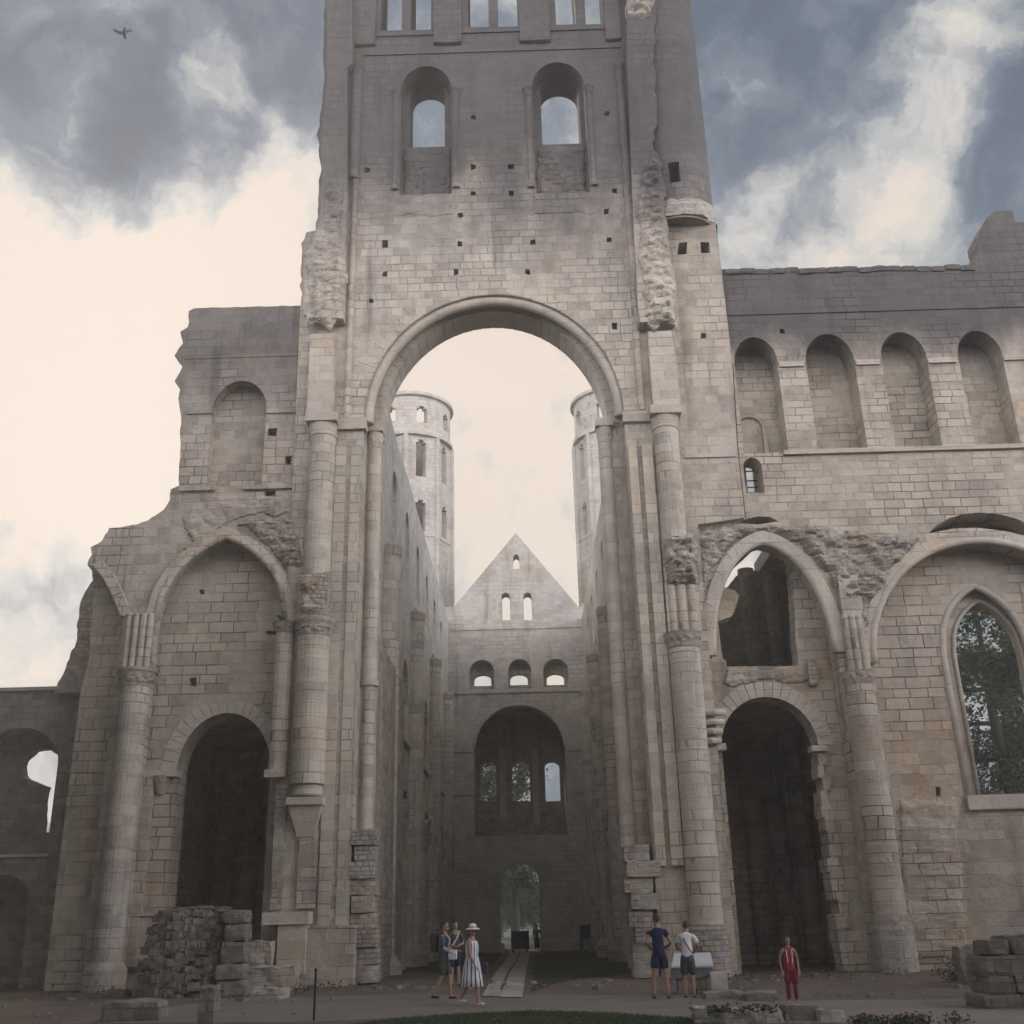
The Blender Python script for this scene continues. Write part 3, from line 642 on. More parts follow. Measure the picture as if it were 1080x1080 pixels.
# ================================================================== the far left chapel
CH = 37.6
chapel = thing('chapel_wall', 'low dark chapel wall with a broken window showing the sky, at the left edge', 'ruined wall', (-14, 38, 0))
xr_ = X(86, 728, CH) + .2; xl_ = X(-190, 728, CH); zt_ = Z(40, 728, CH)
fw = apx(CH, (-26, 812), (61.5, 802), (16, 768), 901)
fd = apx(CH, (-30, 952), (31, 952), (2, 923), -.6)
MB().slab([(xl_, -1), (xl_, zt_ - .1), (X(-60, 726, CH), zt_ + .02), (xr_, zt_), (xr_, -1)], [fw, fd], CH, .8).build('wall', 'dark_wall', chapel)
CB = CH + 1.4
sk = L(jag([(22, 807), (24, 801), (27, 798), (35, 791), (46, 789.5), (53, 790), (57, 794), (66, 799), (70, 812), (64, 878), (42.5, 878), (44, 866), (43.5, 858), (45, 840), (48, 829), (26, 820), (23, 816)], .5, 5, 23), CB)
wlo = L([(-60, 740), (90, 740), (90, 915), (-60, 915)], CB)
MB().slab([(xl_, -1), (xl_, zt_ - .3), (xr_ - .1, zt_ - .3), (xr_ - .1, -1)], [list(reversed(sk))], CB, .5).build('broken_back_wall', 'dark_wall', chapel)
mb = MB(); mb.box(xl_, X(51, 901, CH), CH - .08, CH + .3, Z(20, 904, CH), Z(20, 901, CH)); mb.build('sill', 'smooth', chapel)
mb = MB(); mb.box(xl_, xr_ - .02, CH - .14, CB + .7, zt_ - .02, zt_ + .10); mb.build('coping', 'ashlar', chapel)
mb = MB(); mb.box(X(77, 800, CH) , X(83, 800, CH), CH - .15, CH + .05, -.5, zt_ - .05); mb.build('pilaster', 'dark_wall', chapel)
hd = fd[1:-1]; mb = MB(); c = (hd[0][0] + hd[-1][0]) / 2; w = (hd[-1][0] - hd[0][0]) / 2
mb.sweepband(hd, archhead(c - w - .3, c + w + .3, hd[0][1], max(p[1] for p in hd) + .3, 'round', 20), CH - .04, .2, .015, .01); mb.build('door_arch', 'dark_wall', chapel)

# ================================================================== the right (north) transept wall
north = thing('transept_wall', 'long limestone wall with an upper row of blind arches and two vault arches below', 'ruined wall', (12, 36, 0))
ntop = L(jag([(757, 284), (840, 283.5), (900, 282.5), (960, 281.5), (1029, 280)], .35, 10, 31), TR_)
npier = L(jag([(1029, 280), (1027.5, 270), (1033, 262), (1030, 250), (1035, 240), (1041, 230), (1047, 224)], .9, 5, 32) + [(1048, 223), (1068, 222), (1070, 234), (1150, 235), (1260, 232)], TR_)
xR = X(1260, 470, TR_)
a1l, a1r = P(751, 680, TR_), P(884, 695, TR_); a1t = Z(806, 571, TR_); a1s = Z(815, 690, TR_)
def head2(xl, xr, zs, zt, e=1.2, n=28):
    c = (xl + xr) / 2; w = (xr - xl) / 2; R_ = e * w; off = R_ - w; h0 = math.sqrt(R_ * R_ - off * off); pts = []
    for i in range(n + 1):
        t = -math.cos(PI * i / n); xx = c + t * w
        pts.append((xx, zs + (zt - zs) * math.sqrt(max(0, R_ * R_ - (abs(t) * w + off) ** 2)) / h0))
    return pts
h1 = head2(a1l.x, a1r.x, a1s, a1t, 1.12)
a2l = P(921, 700, TR_); a2r = X(1170, 640, TR_); a2t = Z(1035, 571, TR_); a2s = a2l.z
h2 = head2(a2l.x, a2r, a2s, a2t, 1.0)
bx = XT1 + .004
no = [(bx, Z(736, 553, TR_))] + L([(786.6, 546), (778.5, 472), (773.5, 385)], TR_) + ntop + npier[1:] + [(xR, npier[-1][1]), (xR, -1), (a2r, -1)] + list(reversed(h2)) + [(a2l.x, -1), (a1r.x, -1)] + list(reversed(h1)) + [(bx, a1s)]
nich = [apx(TR_, (774.5, 384), (820, 382), (797, 356), 478), apx(TR_, (850, 383), (901, 381), (875, 352.5), 473), apx(TR_, (929.5, 379), (977, 377), (953, 350.5), 472), apx(TR_, (1010.5, 377), (1057, 375), (1034, 349), 470), apx(TR_, (1092, 374), (1142, 372), (1117, 346), 468)]
lun = L([(979, 562.5), (988, 554), (1000, 547), (1016, 542), (1032, 540.5), (1052, 542), (1072, 547), (1094, 558), (1108, 569), (1090, 567), (1060, 560), (1030, 556.5), (1005, 557.5)], TR_)
slit_f = apx(TR_, (784, 493), (803.5, 492), (793.5, 482.5), 520)
sliver = L([(777, 552), (788, 547), (800, 544.5), (812, 545), (821, 550), (800, 553)], TR_)
nh_ = [nich[0]] + nich[1:] + [lun, slit_f, sliver, sq(825, 350, TR_, 5)]
MB().slab(no, nh_, TR_, .95).build('wall', 'wall_right', north)
nco = L([(762, 288), (1030, 285), (1255, 240)], TR_ + .95) + [(xR - .1, Z(1255, 536, TR_ + .95))] + L([(1090, 534), (960, 536), (782, 540), (783, 470)], TR_ + .95)
sl2 = P(787, 500, TR_ + .95); sr2 = P(798.5, 500, TR_ + .95)
slit_b = arch(sl2.x, sr2.x, Z(792, 491, TR_ + 1.5), Z(792, 486.5, TR_ + 1.5), Z(792, 519, TR_ + .95), n=8)
MB().slab(nco, [slit_b, ], TR_ + .953, .7).build('wall_core', 'wall_right', north)
mb = MB(); mb.slab(L([(940, 500), (1255, 500), (1255, 640), (940, 640)], TR_ + 2.3), [], TR_ + 2.3, .6); mb.build('vault_backing', 'cool', north)
mb = MB()
for q in (497, 507, 514): mb.box(X(785, q, TR_ + 1.0), X(800, q, TR_ + 1.0), TR_ + .99, TR_ + 1.02, Z(793, q, TR_ + 1.0) - .02, Z(793, q, TR_ + 1.0) + .02)
mb.build('window_bars', 'iron', north)
# little blind arch inside the first niche
Yb = TR_ + .93; hb = apx(Yb, (777.5, 452), (803, 451), (790, 441), 480)
hd = hb[1:-1]; c = (hd[0][0] + hd[-1][0]) / 2; w = (hd[-1][0] - hd[0][0]) / 2
mb = MB(); mb.sweepband(hd, archhead(c - w - .15, c + w + .15, hd[0][1], max(p[1] for p in hd) + .15, 'round', 20), Yb - .1, .2, .0, .01); mb.box(c + w, c + w + .15, Yb - .1, Yb + .1, hb[0][1], hd[0][1]); mb.build('blind_arch', 'infill', north)
for hh in nich:
    hd = hh[1:-1]; c = (hd[0][0] + hd[-1][0]) / 2; w = (hd[-1][0] - hd[0][0]) / 2
    mb = MB(); mb.sweepband(hd, archhead(c - w - .26, c + w + .26, hd[0][1], max(p[1] for p in hd) + .28, 'round', 20), TR_ - .02, .12, .002, .006); mb.build('niche_arch', 'wall_right', north)
for (x0, x1, y) in ((822, 848, 381), (903, 928, 379), (979, 1009, 377), (1059, 1089, 374)):
    mb = MB(); boxpx(mb, x0, x1, y, y + 5, TR_, .09); mb.build('impost', 'smooth', north)
mb = MB(); a, b = P(826, 477, TR_), P(1255, 466, TR_); mb.box(a.x, b.x, TR_ - .13, TR_ + .2, a.z - .13, a.z + .03); mb.build('string_course', 'smooth', north)
mb = MB(); a, b = P(766, 332, TR_), P(1255, 322, TR_); mb.box(a.x, b.x, TR_ - .05, TR_ + .2, a.z - .05, a.z + .04); mb.build('string_course', 'wall_right', north)
mb = MB(); a, b = P(765, 285.5, TR_), P(1027, 281, TR_); n_ = 17
for q in range(n_):
    x0_, x1_ = a.x + (b.x - a.x) * q / n_, a.x + (b.x - a.x) * (q + 1) / n_; zc_ = a.z + (b.z - a.z) * (q + .5) / n_
    mb.block(((x0_ + x1_) / 2, TR_ + .66 + rnd.uniform(-.04, .02), zc_ - .06 + rnd.uniform(-.05, .05)), (x1_ - x0_ + rnd.uniform(-.05, .03), 1.44, .22), 0, .03, 4, q * 2.7, .1)
mb.build('coping', 'wall_right', north)
mb = MB(); boxpx(mb, 722, 776, 478, 482, W, .06, .2); mb.build('string_course', 'smooth', north)
# bay walls
B1 = TR_ + .85
trif = L(jag([(757, 655), (772, 650), (776, 640), (780, 628), (774, 622), (757, 619), (770, 600), (780, 590), (796, 575), (806, 568), (820, 572), (832, 580), (836, 600), (839, 660), (842, 702), (767, 703), (766, 697), (762, 694)], .7, 8, 41), B1)
d1 = apx(B1, (761, 788), (863, 787), (809, 735), -.6)
b1 = [(XT1 - .4, -1), (XT1 - .4, Z(745, 556, B1)), (a1r.x + .6, Z(870, 556, B1)), (a1r.x + .6, -1)]
MB().slab(b1, [trif, d1], B1, .9).build('bay_wall', 'infill', north)
b2 = [(a2l.x - .8, -1), (a2l.x - .8, Z(930, 574, B1)), (xR - .2, Z(1255, 574, B1)), (xR - .2, -1)]
gw = apx(B1, (995, 690), (1086, 686), (1031, 618), 838, 'pointed', 24)
MB().slab(b2, [gw], B1, .45).build('bay_wall', 'infill', north)
gw2 = apx(B1 + .45, (1006, 690), (1078, 688), (1031, 634), 838, 'pointed', 24)
b2b = [(x + (.1 if i < 2 else -.1), z) for i, (x, z) in enumerate(b2)]
MB().slab(b2b, [gw2], B1 + .453, .5).build('bay_wall_core', 'ashlar', north)
hd = gw[1:-1]; c = (hd[0][0] + hd[-1][0]) / 2; w = (hd[-1][0] - hd[0][0]) / 2; zt_ = max(p[1] for p in hd)
mb = MB(); mb.tube([(gw[0][0], B1 + .03, gw[0][1])] + [(x, B1 + .03, z) for (x, z) in hd] + [(gw[-1][0], B1 + .03, gw[-1][1])], .12, 8); mb.build('window_moulding', 'smooth', north, smooth=True)
mb = MB(); mb.tube([(gw2[0][0], B1 + .43, gw2[0][1])] + [(x, B1 + .43, z) for (x, z) in gw2[1:-1]] + [(gw2[-1][0], B1 + .43, gw2[-1][1])], .08, 8); mb.build('window_moulding', 'smooth', north, smooth=True)
mb = MB(); boxpx(mb, 1021, 1105, 838, 853, B1, .16, .6); mb.build('sill', 'smooth', north)
# torn masonry edge to the right of the column, blocks toothing out
fr = L([(927, 700), (958, 700), (1006, 832)], TR_ + .5); 
tooth = L([(934, 800), (985, 822), (1010, 834)] + jag([(1012, 834), (1014, 880), (1018, 884), (1016, 930), (1021, 934), (1020, 975), (1024, 980), (1026, 1000)], 1.6, 6, 44), TR_ + .4)
MB().slab([(a2l.x - .1, -1), (a2l.x - .1, tooth[0][1])] + tooth + [(tooth[-1][0], -1)], [sq(938, 790 + 12, TR_ + .4, 1, 1), sq(948, 857, TR_ + .4, 5), sq(965, 926, TR_ + .4, 8, 11), sq(990, 838, TR_ + .4, 5, 16)], TR_ + .4, .5).build('torn_wall', 'infill', north)
MB().rubble(L([(945, 840), (1010, 838), (1018, 930), (1024, 1010), (950, 1020), (948, 930)], TR_ + .4), TR_ + .4, .10, .11, 61., stone_=.55).build('worn_facing', 'infill', north)
mb = MB(); p = P(938.5, 789, B1); mb.box(p.x - .3, p.x + .3, B1 - .05, B1 + .02, p.z - .02 - .28, p.z + .24); 
# vault arches and scars
def off(h, d, zs):
    xl, xr = h[0][0] - d, h[-1][0] + d; zt = max(p[1] for p in h) + d
    return head2(xl, xr, h[0][1], zt, 1.12 if zs == 1 else 1.0)
mb = MB(); mb.sweepband(h1, off(h1, .36, 1), TR_ - .12, .4, .003, .012); mb.build('arch_ring', 'smooth', north)
mb = MB(); mb.tube([(x, TR_ + .02, z) for (x, z) in h1], .14, 8); mb.build('arch_moulding', 'smooth', north, smooth=True)
mb = MB(); mb.sweepband(h2, off(h2, .34, 2), TR_ - .16, .5, .004, .015); mb.build('arch_ring', 'smooth', north)
mb = MB(); mb.tube([(x, TR_ - .1, z) for (x, z) in h2], .13, 8); mb.build('arch_moulding', 'smooth', north, smooth=True)
MB().rubble(L([(726, 562), (760, 554), (800, 552), (860, 553), (905, 558), (938, 563), (975, 565), (955, 590), (932, 622), (921, 650), (915, 690), (905, 690), (893, 650), (870, 606), (840, 575), (806, 562), (775, 573), (752, 600), (742, 634), (735, 615)], TR_), TR_ - .02, .42, .10, 71.).build('rubble', 'rubble', north)
mb = MB(); boxpx(mb, 890, 912, 606, 706, TR_, .3); mb.build('pilaster', 'ashlar', north)
mb = MB()
for q in range(3): col(mb, 891 + q * 7.3, 891 + q * 7.3 + 6.8, 648, 708, TR_ - .22 - .08 * math.sin(PI * (q + .5) / 3), 12)
mb.build('shaft_cluster', 'shaft', north)
mb = MB(); cx, r, z0, z1 = col(mb, 889.5, 920.5, 720, -1., TR_ - .1, 22); mb.build('engaged_column', 'infill', north)
mb = MB(); capital(mb, cx, TR_ - .1, r, z1, Z(905, 706.5, TR_ - .6), 5., 1.24, 11); mb.build('capital', 'carved', north)
mb = MB(); mb.lathe(cx, TR_ - .1, [(-.6, r * 1.3), (1.2, r * 1.25), (1.6, r * 1.0)], 22, lambda a, z: 1 + .05 * noise.noise(Vector((a * 3, z * 2, 9)))); mb.build('column_base', 'rubble', north)
# doorway of the first bay: arch, lintel band, imposts, ragged jamb
hd = d1[1:-1]; c = (hd[0][0] + hd[-1][0]) / 2; w = (hd[-1][0] - hd[0][0]) / 2; zt_ = max(p[1] for p in hd)
mb = MB(); mb.sweepband(hd, archhead(c - w - .5, c + w + .5, hd[0][1], zt_ + .52, 'round', 20), B1 - .03, .3, .012, .008); mb.build('door_arch', 'smooth', north)
MB().rubble(L([(763, 704), (862, 702), (863, 720), (840, 724), (800, 721), (775, 728), (762, 722)], B1), B1, .22, .09, 81.).build('rubble', 'infill', north)
mb = MB(); boxpx(mb, 853, 862, 696, 722, B1, .22); mb.build('lintel_end', 'rubble', north)
mb = MB(); boxpx(mb, 748, 766, 784, 791, B1, .5); mb.build('impost', 'smooth', north)
mb = MB(); boxpx(mb, 856, 872, 786, 792, B1, .25); mb.build('impost', 'smooth', north)
mb = MB(); 
zz = 0.
while zz < hd[0][1] - .3:
    mb.block((d1[-1][0] + .05 + rnd.uniform(-.1, .1), B1 + .35, zz + .2), (.3 + rnd.uniform(-.1, .14), .95, .425), 0, .03, 4, zz + 3); zz += .42
mb.build('quoins', 'infill', north)
# interior behind the first bay: gallery above, dark aisle below
xa, xb = XT1 - .9, a1r.x + 1.0; gz = Z(809, 712, B1 + .9); YB = 43.8
mb = MB(); mb.box(xa, xb, B1 + .9, YB, gz - .5, gz); mb.build('gallery_floor', 'cool', north)
bt = L(jag([(700, 660), (745, 650), (757, 632), (776, 608), (782, 604), (805, 600), (808, 598), (811, 560), (870, 545), (940, 545)], .6, 7, 47), YB)
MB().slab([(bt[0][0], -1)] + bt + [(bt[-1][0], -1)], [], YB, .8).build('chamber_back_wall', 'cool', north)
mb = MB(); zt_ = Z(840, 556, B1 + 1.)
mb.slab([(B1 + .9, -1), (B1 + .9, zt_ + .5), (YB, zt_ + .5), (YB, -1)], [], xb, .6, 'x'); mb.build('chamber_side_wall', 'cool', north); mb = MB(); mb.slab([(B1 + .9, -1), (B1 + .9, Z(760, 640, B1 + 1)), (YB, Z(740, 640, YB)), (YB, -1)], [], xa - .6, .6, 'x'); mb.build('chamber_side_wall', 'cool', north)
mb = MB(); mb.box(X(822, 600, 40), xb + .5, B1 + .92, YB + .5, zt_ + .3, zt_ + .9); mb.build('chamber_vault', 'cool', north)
for q in (797, 822, 848, 868): 
    mb = MB(); p = P(q, 880, YB - .2); mb.lathe(p.x, YB - .05, [(-1, .4), (gz - 1.2, .4), (gz - .9, .55), (gz - .5, .55)], 14)
    p = P(q - 6, 640, YB - .2); mb.lathe(p.x, YB - .05, [(gz, .35), (gz + 6, .35)], 12); mb.build('chamber_shaft', 'cool', north)

# ================================================================== the nave
NXL, NXR = -5.75, 4.35; NZ = 22.9
def nave_wall(x0, side, label):
    root = thing('nave_wall', label, 'nave wall', (x0, 57, 0))
    t = 1.3; a = x0 if side > 0 else x0 - t
    Y0, Y1 = 37.15, 77.9
    holes = []; bays = [39.6 + 5.25 * q for q in range(8)]
    for q, yc in enumerate(bays):
        if yc > 76: continue
        holes.append(arch(yc - 1.5, yc + 1.5, 5.9, 7.4, -.9, n=14))
        holes.append(arch(yc - 1.15, yc + 1.15, 12.3, 13.5, 9.95, n=12))
        holes.append(arch(yc - .75, yc + .75, 20.3, 21.05, 17.9, n=10))
    top = [(Y0, NZ + .1)] + [(Y0 + (Y1 - Y0) * q / 24, NZ + rnd.uniform(-.12, .12)) for q in range(1, 24)] + [(Y1, NZ)]
    MB().slab([(Y0, -1.5)] + top + [(Y1, -1.5)], holes, a, t, 'x').build('wall', 'nave', root)
    # aisle behind: outer wall and vaults, so that the arcades look into shade
    xo = x0 + side * 7.0
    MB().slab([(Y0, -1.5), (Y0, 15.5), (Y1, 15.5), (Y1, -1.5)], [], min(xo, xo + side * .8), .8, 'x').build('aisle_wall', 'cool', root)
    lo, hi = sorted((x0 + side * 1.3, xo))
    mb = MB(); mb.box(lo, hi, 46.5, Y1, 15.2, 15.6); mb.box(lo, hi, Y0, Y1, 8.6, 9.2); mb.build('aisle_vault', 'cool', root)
    f = x0 - side * .0
    for q, yc in enumerate((42.25, 52.7, 63.2, 73.7)):           # tall half columns cut off at the wall plate
        mb = MB(); prof = []; r = .52
        for i in range(44): 
            z = -.8 + i * .382; rr = r * (1 + rnd.uniform(-.012, .012)); prof += [(z, rr), (z + .37, rr)]
        mb.lathe(f - side * .12, yc, prof, 18); mb.build('engaged_column', 'shaft', root)
        mb = MB(); mb.lathe(f - side * .12, yc, [(16.0, .52), (16.1, .56), (16.45, .58), (16.5, .54)], 18); mb.build('column_top', 'carved', root)
        mb = MB(); mb.box(min(f, f - side * .3), max(f, f - side * .3), yc - .85, yc + .85, -.8, 8.6); mb.build('pier', 'nave', root)
        mb = MB(); mb.lathe(f - side * .12, yc, [(-.8, .8), (.3, .8), (.4, .7), (.6, .55)], 18); mb.build('column_base', 'rubble', root)
    for q, yc in enumerate(bays):
        if yc > 76: continue
        mb = MB(); z = 9.55; mb.box(min(f, f - side * .16), max(f, f - side * .16), yc - 1.5, yc + 1.5, z - .1, z + .12); mb.build('string_course', 'nave', root)
        if q % 2: mb = MB(); mb.box(min(f, f - side * .12), max(f, f - side * .12), yc - 1.7, yc + 1.2, 16.9, 17.1); mb.build('string_course', 'nave', root)
        hd = archhead(yc - 1.5, yc + 1.5, 5.9, 7.4, n=14); oo = archhead(yc - 1.85, yc + 1.85, 5.9, 7.78, n=14)
        mb = MB(); mb.sweepband(hd, oo, 0, .2, .015, .01)
        mb.v = [(f - side * (.06) + side * (.2 if v[1] > .1 else 0), v[0], v[2]) for v in mb.v]; mb.build('arcade_arch', 'ashlar', root)
        yb = yc + 2.62
        if q % 2 == 1 and yb < 76:
            mb = MB(); mb.lathe(x0 + side * .3, yb, [(-.8, .75), (.2, .75), (.4, .58), (5.0, .56), (5.1, .62), (5.7, .85), (5.9, .9)], 18); mb.build('arcade_column', 'shaft', root)
        if q in (1, 3, 4): 
            mb = MB(); mb.block((f - side * .15, yb - .1, 6.3), (.7, .7, .8), 0, .12, 4, q); mb.build('broken_capital', 'carved', root)
    return root
nave_wall(NXL, -1, 'tall roofless nave wall with half columns and small arches, seen through the left of the great arch')
nave_wall(NXR, 1, 'tall roofless nave wall with half columns, mostly hidden by the right pier of the great arch')

# ================================================================== the west front at the end of the nave
F = 78.0
front = thing('church_front', 'pale stone gable end of the nave with a tall arched recess, doorway and small windows', 'church facade', (-1.2, F, 0))
xl, xr_ = NXL - .0, NXR + .0
zsh = Z(478, 641, F); ap = P(544, 562, F)
fo = [(xl - 1.4, -1.5), (xl - 1.4, zsh)] + L([(478, 641)], F) + [(ap.x, ap.z)] + L([(610, 640)], F) + [(xr_ + 1.4, zsh), (xr_ + 1.4, -1.5)]
hs = [apx(F, (541, 589), (547.5, 589), (544.3, 584.5), 600, n=8), apx(F, (529, 629), (537.5, 629), (533.2, 625), 654, n=8), apx(F, (552, 629), (560.5, 629), (556.2, 625), 654, n=8),
      apx(F, (495, 708), (521, 708), (508, 696), 727), apx(F, (536, 707), (560, 707), (548, 695), 726), apx(F, (573, 706), (599, 706), (586, 695), 725),
      apx(F, (500, 788), (596, 787), (548, 743), 881, n=28), apx(F, (527, 928), (568, 928), (547, 909.5), -1.2)]
MB().slab(fo, hs, F, 1.3).build('wall', 'front', front)
F2 = F + 1.303
hs2 = [apx(F2, (500, 716), (518, 716), (509, 711), 723.5), apx(F2, (538, 715.5), (556.5, 715.5), (547.5, 710.5), 722.5), apx(F2, (576.5, 715), (595, 715), (586, 710), 722.5)]
z7, z6 = Z(545, 690, F2), Z(545, 735, F2)
MB().slab([(xl - 1, z6), (xl - 1, z7), (xr_ + 1, z7), (xr_ + 1, z6)], hs2, F2, .7).build('window_wall', 'front', front)
F3 = F + 6.0
hs3 = [apx(F3, (507, 810), (523, 810), (515, 803.5), 845), apx(F3, (540, 809), (558.5, 809), (549, 802.5), 845), apx(F3, (574.5, 809), (590, 809), (582, 803), 845), apx(F3, (524, 930), (571, 930), (548, 909), -1.2)]
zf3, zc3 = Z(548, 881, F) , Z(548, 742, F) + .15
MB().slab([(xl - .6, -1.5), (xl - .6, zc3 + .6), (xr_ + .6, zc3 + .6), (xr_ + .6, -1.5)], hs3, F3, .8).build('gallery_back_wall', 'cool', front)
gl, gr = X(499, 820, F) - .02, X(597, 820, F) + .02
mb = MB(); mb.box(gl - .5, gr + .5, F + 1.302, F3 - .002, zc3, zc3 + .5); mb.build('gallery_vault', 'cool', front)
mb = MB(); mb.box(gl - .5, gr + .5, F + 1.302, F3 - .002, zf3 - .5, zf3 - .04); mb.build('gallery_floor', 'cool', front)
for x0 in (gl - .5, gr): mb = MB(); mb.box(x0, x0 + .5, F + 1.304, F3 - .004, zf3 - .045, zc3 + .003); mb.build('gallery_side_wall', 'cool', front)
dl_, dr_ = X(526, 960, F), X(569, 960, F)
for x0 in (dl_ - .6, dr_ + .1): mb = MB(); mb.box(x0, x0 + .5, F + 1.304, F3 - .004, -1.4, zf3 - .505); mb.build('porch_wall', 'cool', front)
mb = MB(); mb.box(xl + .02, xr_ - .02, F - .14, F + .2, Z(545, 731, F), Z(545, 728.5, F)); mb.build('string_course', 'front', front)
mb = MB(); a = L([(478, 664), (612, 662)], F); mb.box(a[0][0], a[1][0], F - .08, F + .2, a[0][1] - .1, a[0][1] + .05); mb.build('string_course', 'front', front)
for (x0, x1, y) in ((470, 500, 790), (597, 619, 788), (470, 496, 835), (602, 620, 833)):
    mb = MB(); boxpx(mb, x0, x1, y, y + 3.4, F, .12); mb.build('string_course', 'front', front)
mb = MB(); mb.box(xl + 2.2, xl + 2.9, F - .02, F - .0, 0, .1)
hd = hs[6][1:-1]; c = (hd[0][0] + hd[-1][0]) / 2; w = (hd[-1][0] - hd[0][0]) / 2; zt_ = max(p[1] for p in hd)
mb = MB(); mb.tube([(x, F + .05, z) for (x, z) in hd], .13, 8); mb.build('arch_moulding', 'front', front, smooth=True)
for (xq) in (531, 566):
    mb = MB(); boxpx(mb, xq - 4, xq + 3, 790, 868, F3, .25, .1); mb.build('recess_pier', 'front', front)
hd = hs[7][1:-1]; c = (hd[0][0] + hd[-1][0]) / 2; w = (hd[-1][0] - hd[0][0]) / 2; zt_ = max(p[1] for p in hd)
mb = MB(); mb.sweepband(hd, archhead(c - w - .35, c + w + .35, hd[0][1], zt_ + .35, 'round', 20), F - .05, .3, .01, .006); mb.build('door_arch', 'front', front)
# west towers: square below, eight-sided, then a round drum
def west_tower(cx, label, rr=3.55):
    root = thing('west_tower', label, 'tower', (cx, 83, 0))
    cy = 83.2; zA = Z(475, 640, 80); zD = Z(447, 457, 80); zT = Z(436, 413, 80)
    mb = MB(); mb.box(cx - rr - .3, cx + rr + .3, cy - rr - .3, cy + rr + .3, -1, zA - .2); mb.build('tower_base', 'front', root)
    n = 96; w = [Z(452, 560, 80), Z(452, 529, 80), Z(430, 502, 80), Z(430, 466, 80)]
    zl = [zA - .5, w[0], w[1], w[1] + .25, w[2], w[3], w[3] + .25, zD]; sk = set()
    for k in range(8):
        c = k * 12 + 6
        for j in (1, 4): sk |= {(c - 2, j), (c - 1, j), (c, j), (c + 1, j), (c - 1, j + 1), (c, j + 1)}
    mb = MB(); shell(mb, cx, cy, rr, rr - .7, n, zl, sk, 0., 8); mb.build('octagon_stage', 'front', root)
    zl = [zD, zD + .9, zD + 1.0, zD + 1.7, zD + 2.35, zD + 2.55, zT]; sk = set()
    for k in range(8):
        c = k * 12 + 6
        sk |= {(c - 2, 2), (c - 1, 2), (c, 2), (c + 1, 2), (c - 2, 3), (c - 1, 3), (c, 3), (c + 1, 3), (c - 1, 4), (c, 4)}
    mb = MB(); shell(mb, cx, cy, rr * .97, rr * .97 - .6, n, zl, sk); mb.build('drum', 'front', root)
    for (z, e) in ((zD, .12), (zT - .3, .18), (zA + 6.2, .06), (zA, .1)):
        mb = MB(); shell(mb, cx, cy, rr + e, rr - .3, n, [z - .16, z + .14], set(), 0., None if z > zD - .1 else 8); mb.build('cornice', 'front', root)
    for k in range(8):
        a = 2 * PI * (k * 12 + .2) / 96
        mb = MB(); mb.lathe(cx + (rr + .02) * math.cos(a), cy + (rr + .02) * math.sin(a), [(zA, .2), (zD - .2, .2)], 8); mb.build('corner_shaft', 'front', root)
    return root
p = P(475.5, 500, 83.2); west_tower(p.x - 3.5, 'round topped stone tower rising behind the left nave wall')
p = P(607.5, 500, 83.2); west_tower(p.x + 3.5, 'stone tower behind the right nave wall, partly hidden by the great arch')
# ================================================================== the ground
M['dirt'] = groundmat('dry_dirt', (.125, .094, .071), (.085, .068, .052), (.055, .046, .038))
M['gravel'] = groundmat('pale_gravel', (.165, .14, .12), (.13, .112, .096), (.085, .075, .066), 1.6)
M['grass'] = groundmat('short_grass', (.032, .046, .020), (.05, .056, .025), (.055, .05, .028), 1.4, 1.)
M['rubble_dark'] = stone('dark_rubble', (.24, .21, .18), (.08, .07, .063), bw=.3, bh=.2, joints=.3, stain=.7, bump=1., seed=44.)
M['flag'] = stone('worn_paving', (.36, .33, .30), (.22, .20, .18), bw=1.1, bh=.8, joints=.0, stain=.6, seed=41.)
M['blade'] = leafmat('grass_blades', (.035, .06, .02), (.075, .08, .035))
def sheet(name, poly, off, mat, cell=.6, kind='structure'):
    """a ground sheet following the lie of the land; poly in (x, y)"""
    bm = bmesh.new(); vs = [bm.verts.new((p[0], p[1], 0)) for p in poly]; bm.faces.new(vs)
    xs = [p[0] for p in poly]; ys = [p[1] for p in poly]
    def cuts(lo, hi, n_): return [lo + (hi - lo) * i / n_ for i in range(1, n_)]
    for x in cuts(min(xs), max(xs), min(40, max(2, int((max(xs) - min(xs)) / cell)))):
        bmesh.ops.bisect_plane(bm, geom=bm.verts[:] + bm.edges[:] + bm.faces[:], plane_co=(x, 0, 0), plane_no=(1, 0, 0))
    for y in cuts(min(ys), max(ys), min(60, max(2, int((max(ys) - min(ys)) / cell)))):
        bmesh.ops.bisect_plane(bm, geom=bm.verts[:] + bm.edges[:] + bm.faces[:], plane_co=(0, y, 0), plane_no=(0, 1, 0))
    for v in bm.verts: v.co.z = zg(v.co.x, v.co.y) + off
    for f in bm.faces: f.smooth = True
    me = bpy.data.meshes.new(name); bm.to_mesh(me); bm.free(); me.materials.append(M[mat])
    for p in me.polygons:
        if p.normal.z < 0: p.flip()
    o = bpy.data.objects.new(name, me); COL.objects.link(o); return tag(o, kind=kind)
gx = [-1500, -600, -250, -120, -60] + [-40 + 1.0 * i for i in range(81)] + [60, 120, 250, 600, 1500]
gy = [-1500, -500, -150, -60, -30, -15] + [-8 + 1. * i for i in range(100)] + [100, 125, 170, 260, 600, 1800]
gv = [(x, y, zg(x, y)) for y in gy for x in gx]; nx = len(gx)
gf = [(j * nx + i, j * nx + i + 1, (j + 1) * nx + i + 1, (j + 1) * nx + i) for j in range(len(gy) - 1) for i in range(nx - 1)]
o = MB().add(gv, gf).build('ground', 'dirt', None, True, False); tag(o, kind='structure')
def gp(x, y): p = G(x, y); return (p.x, p.y)
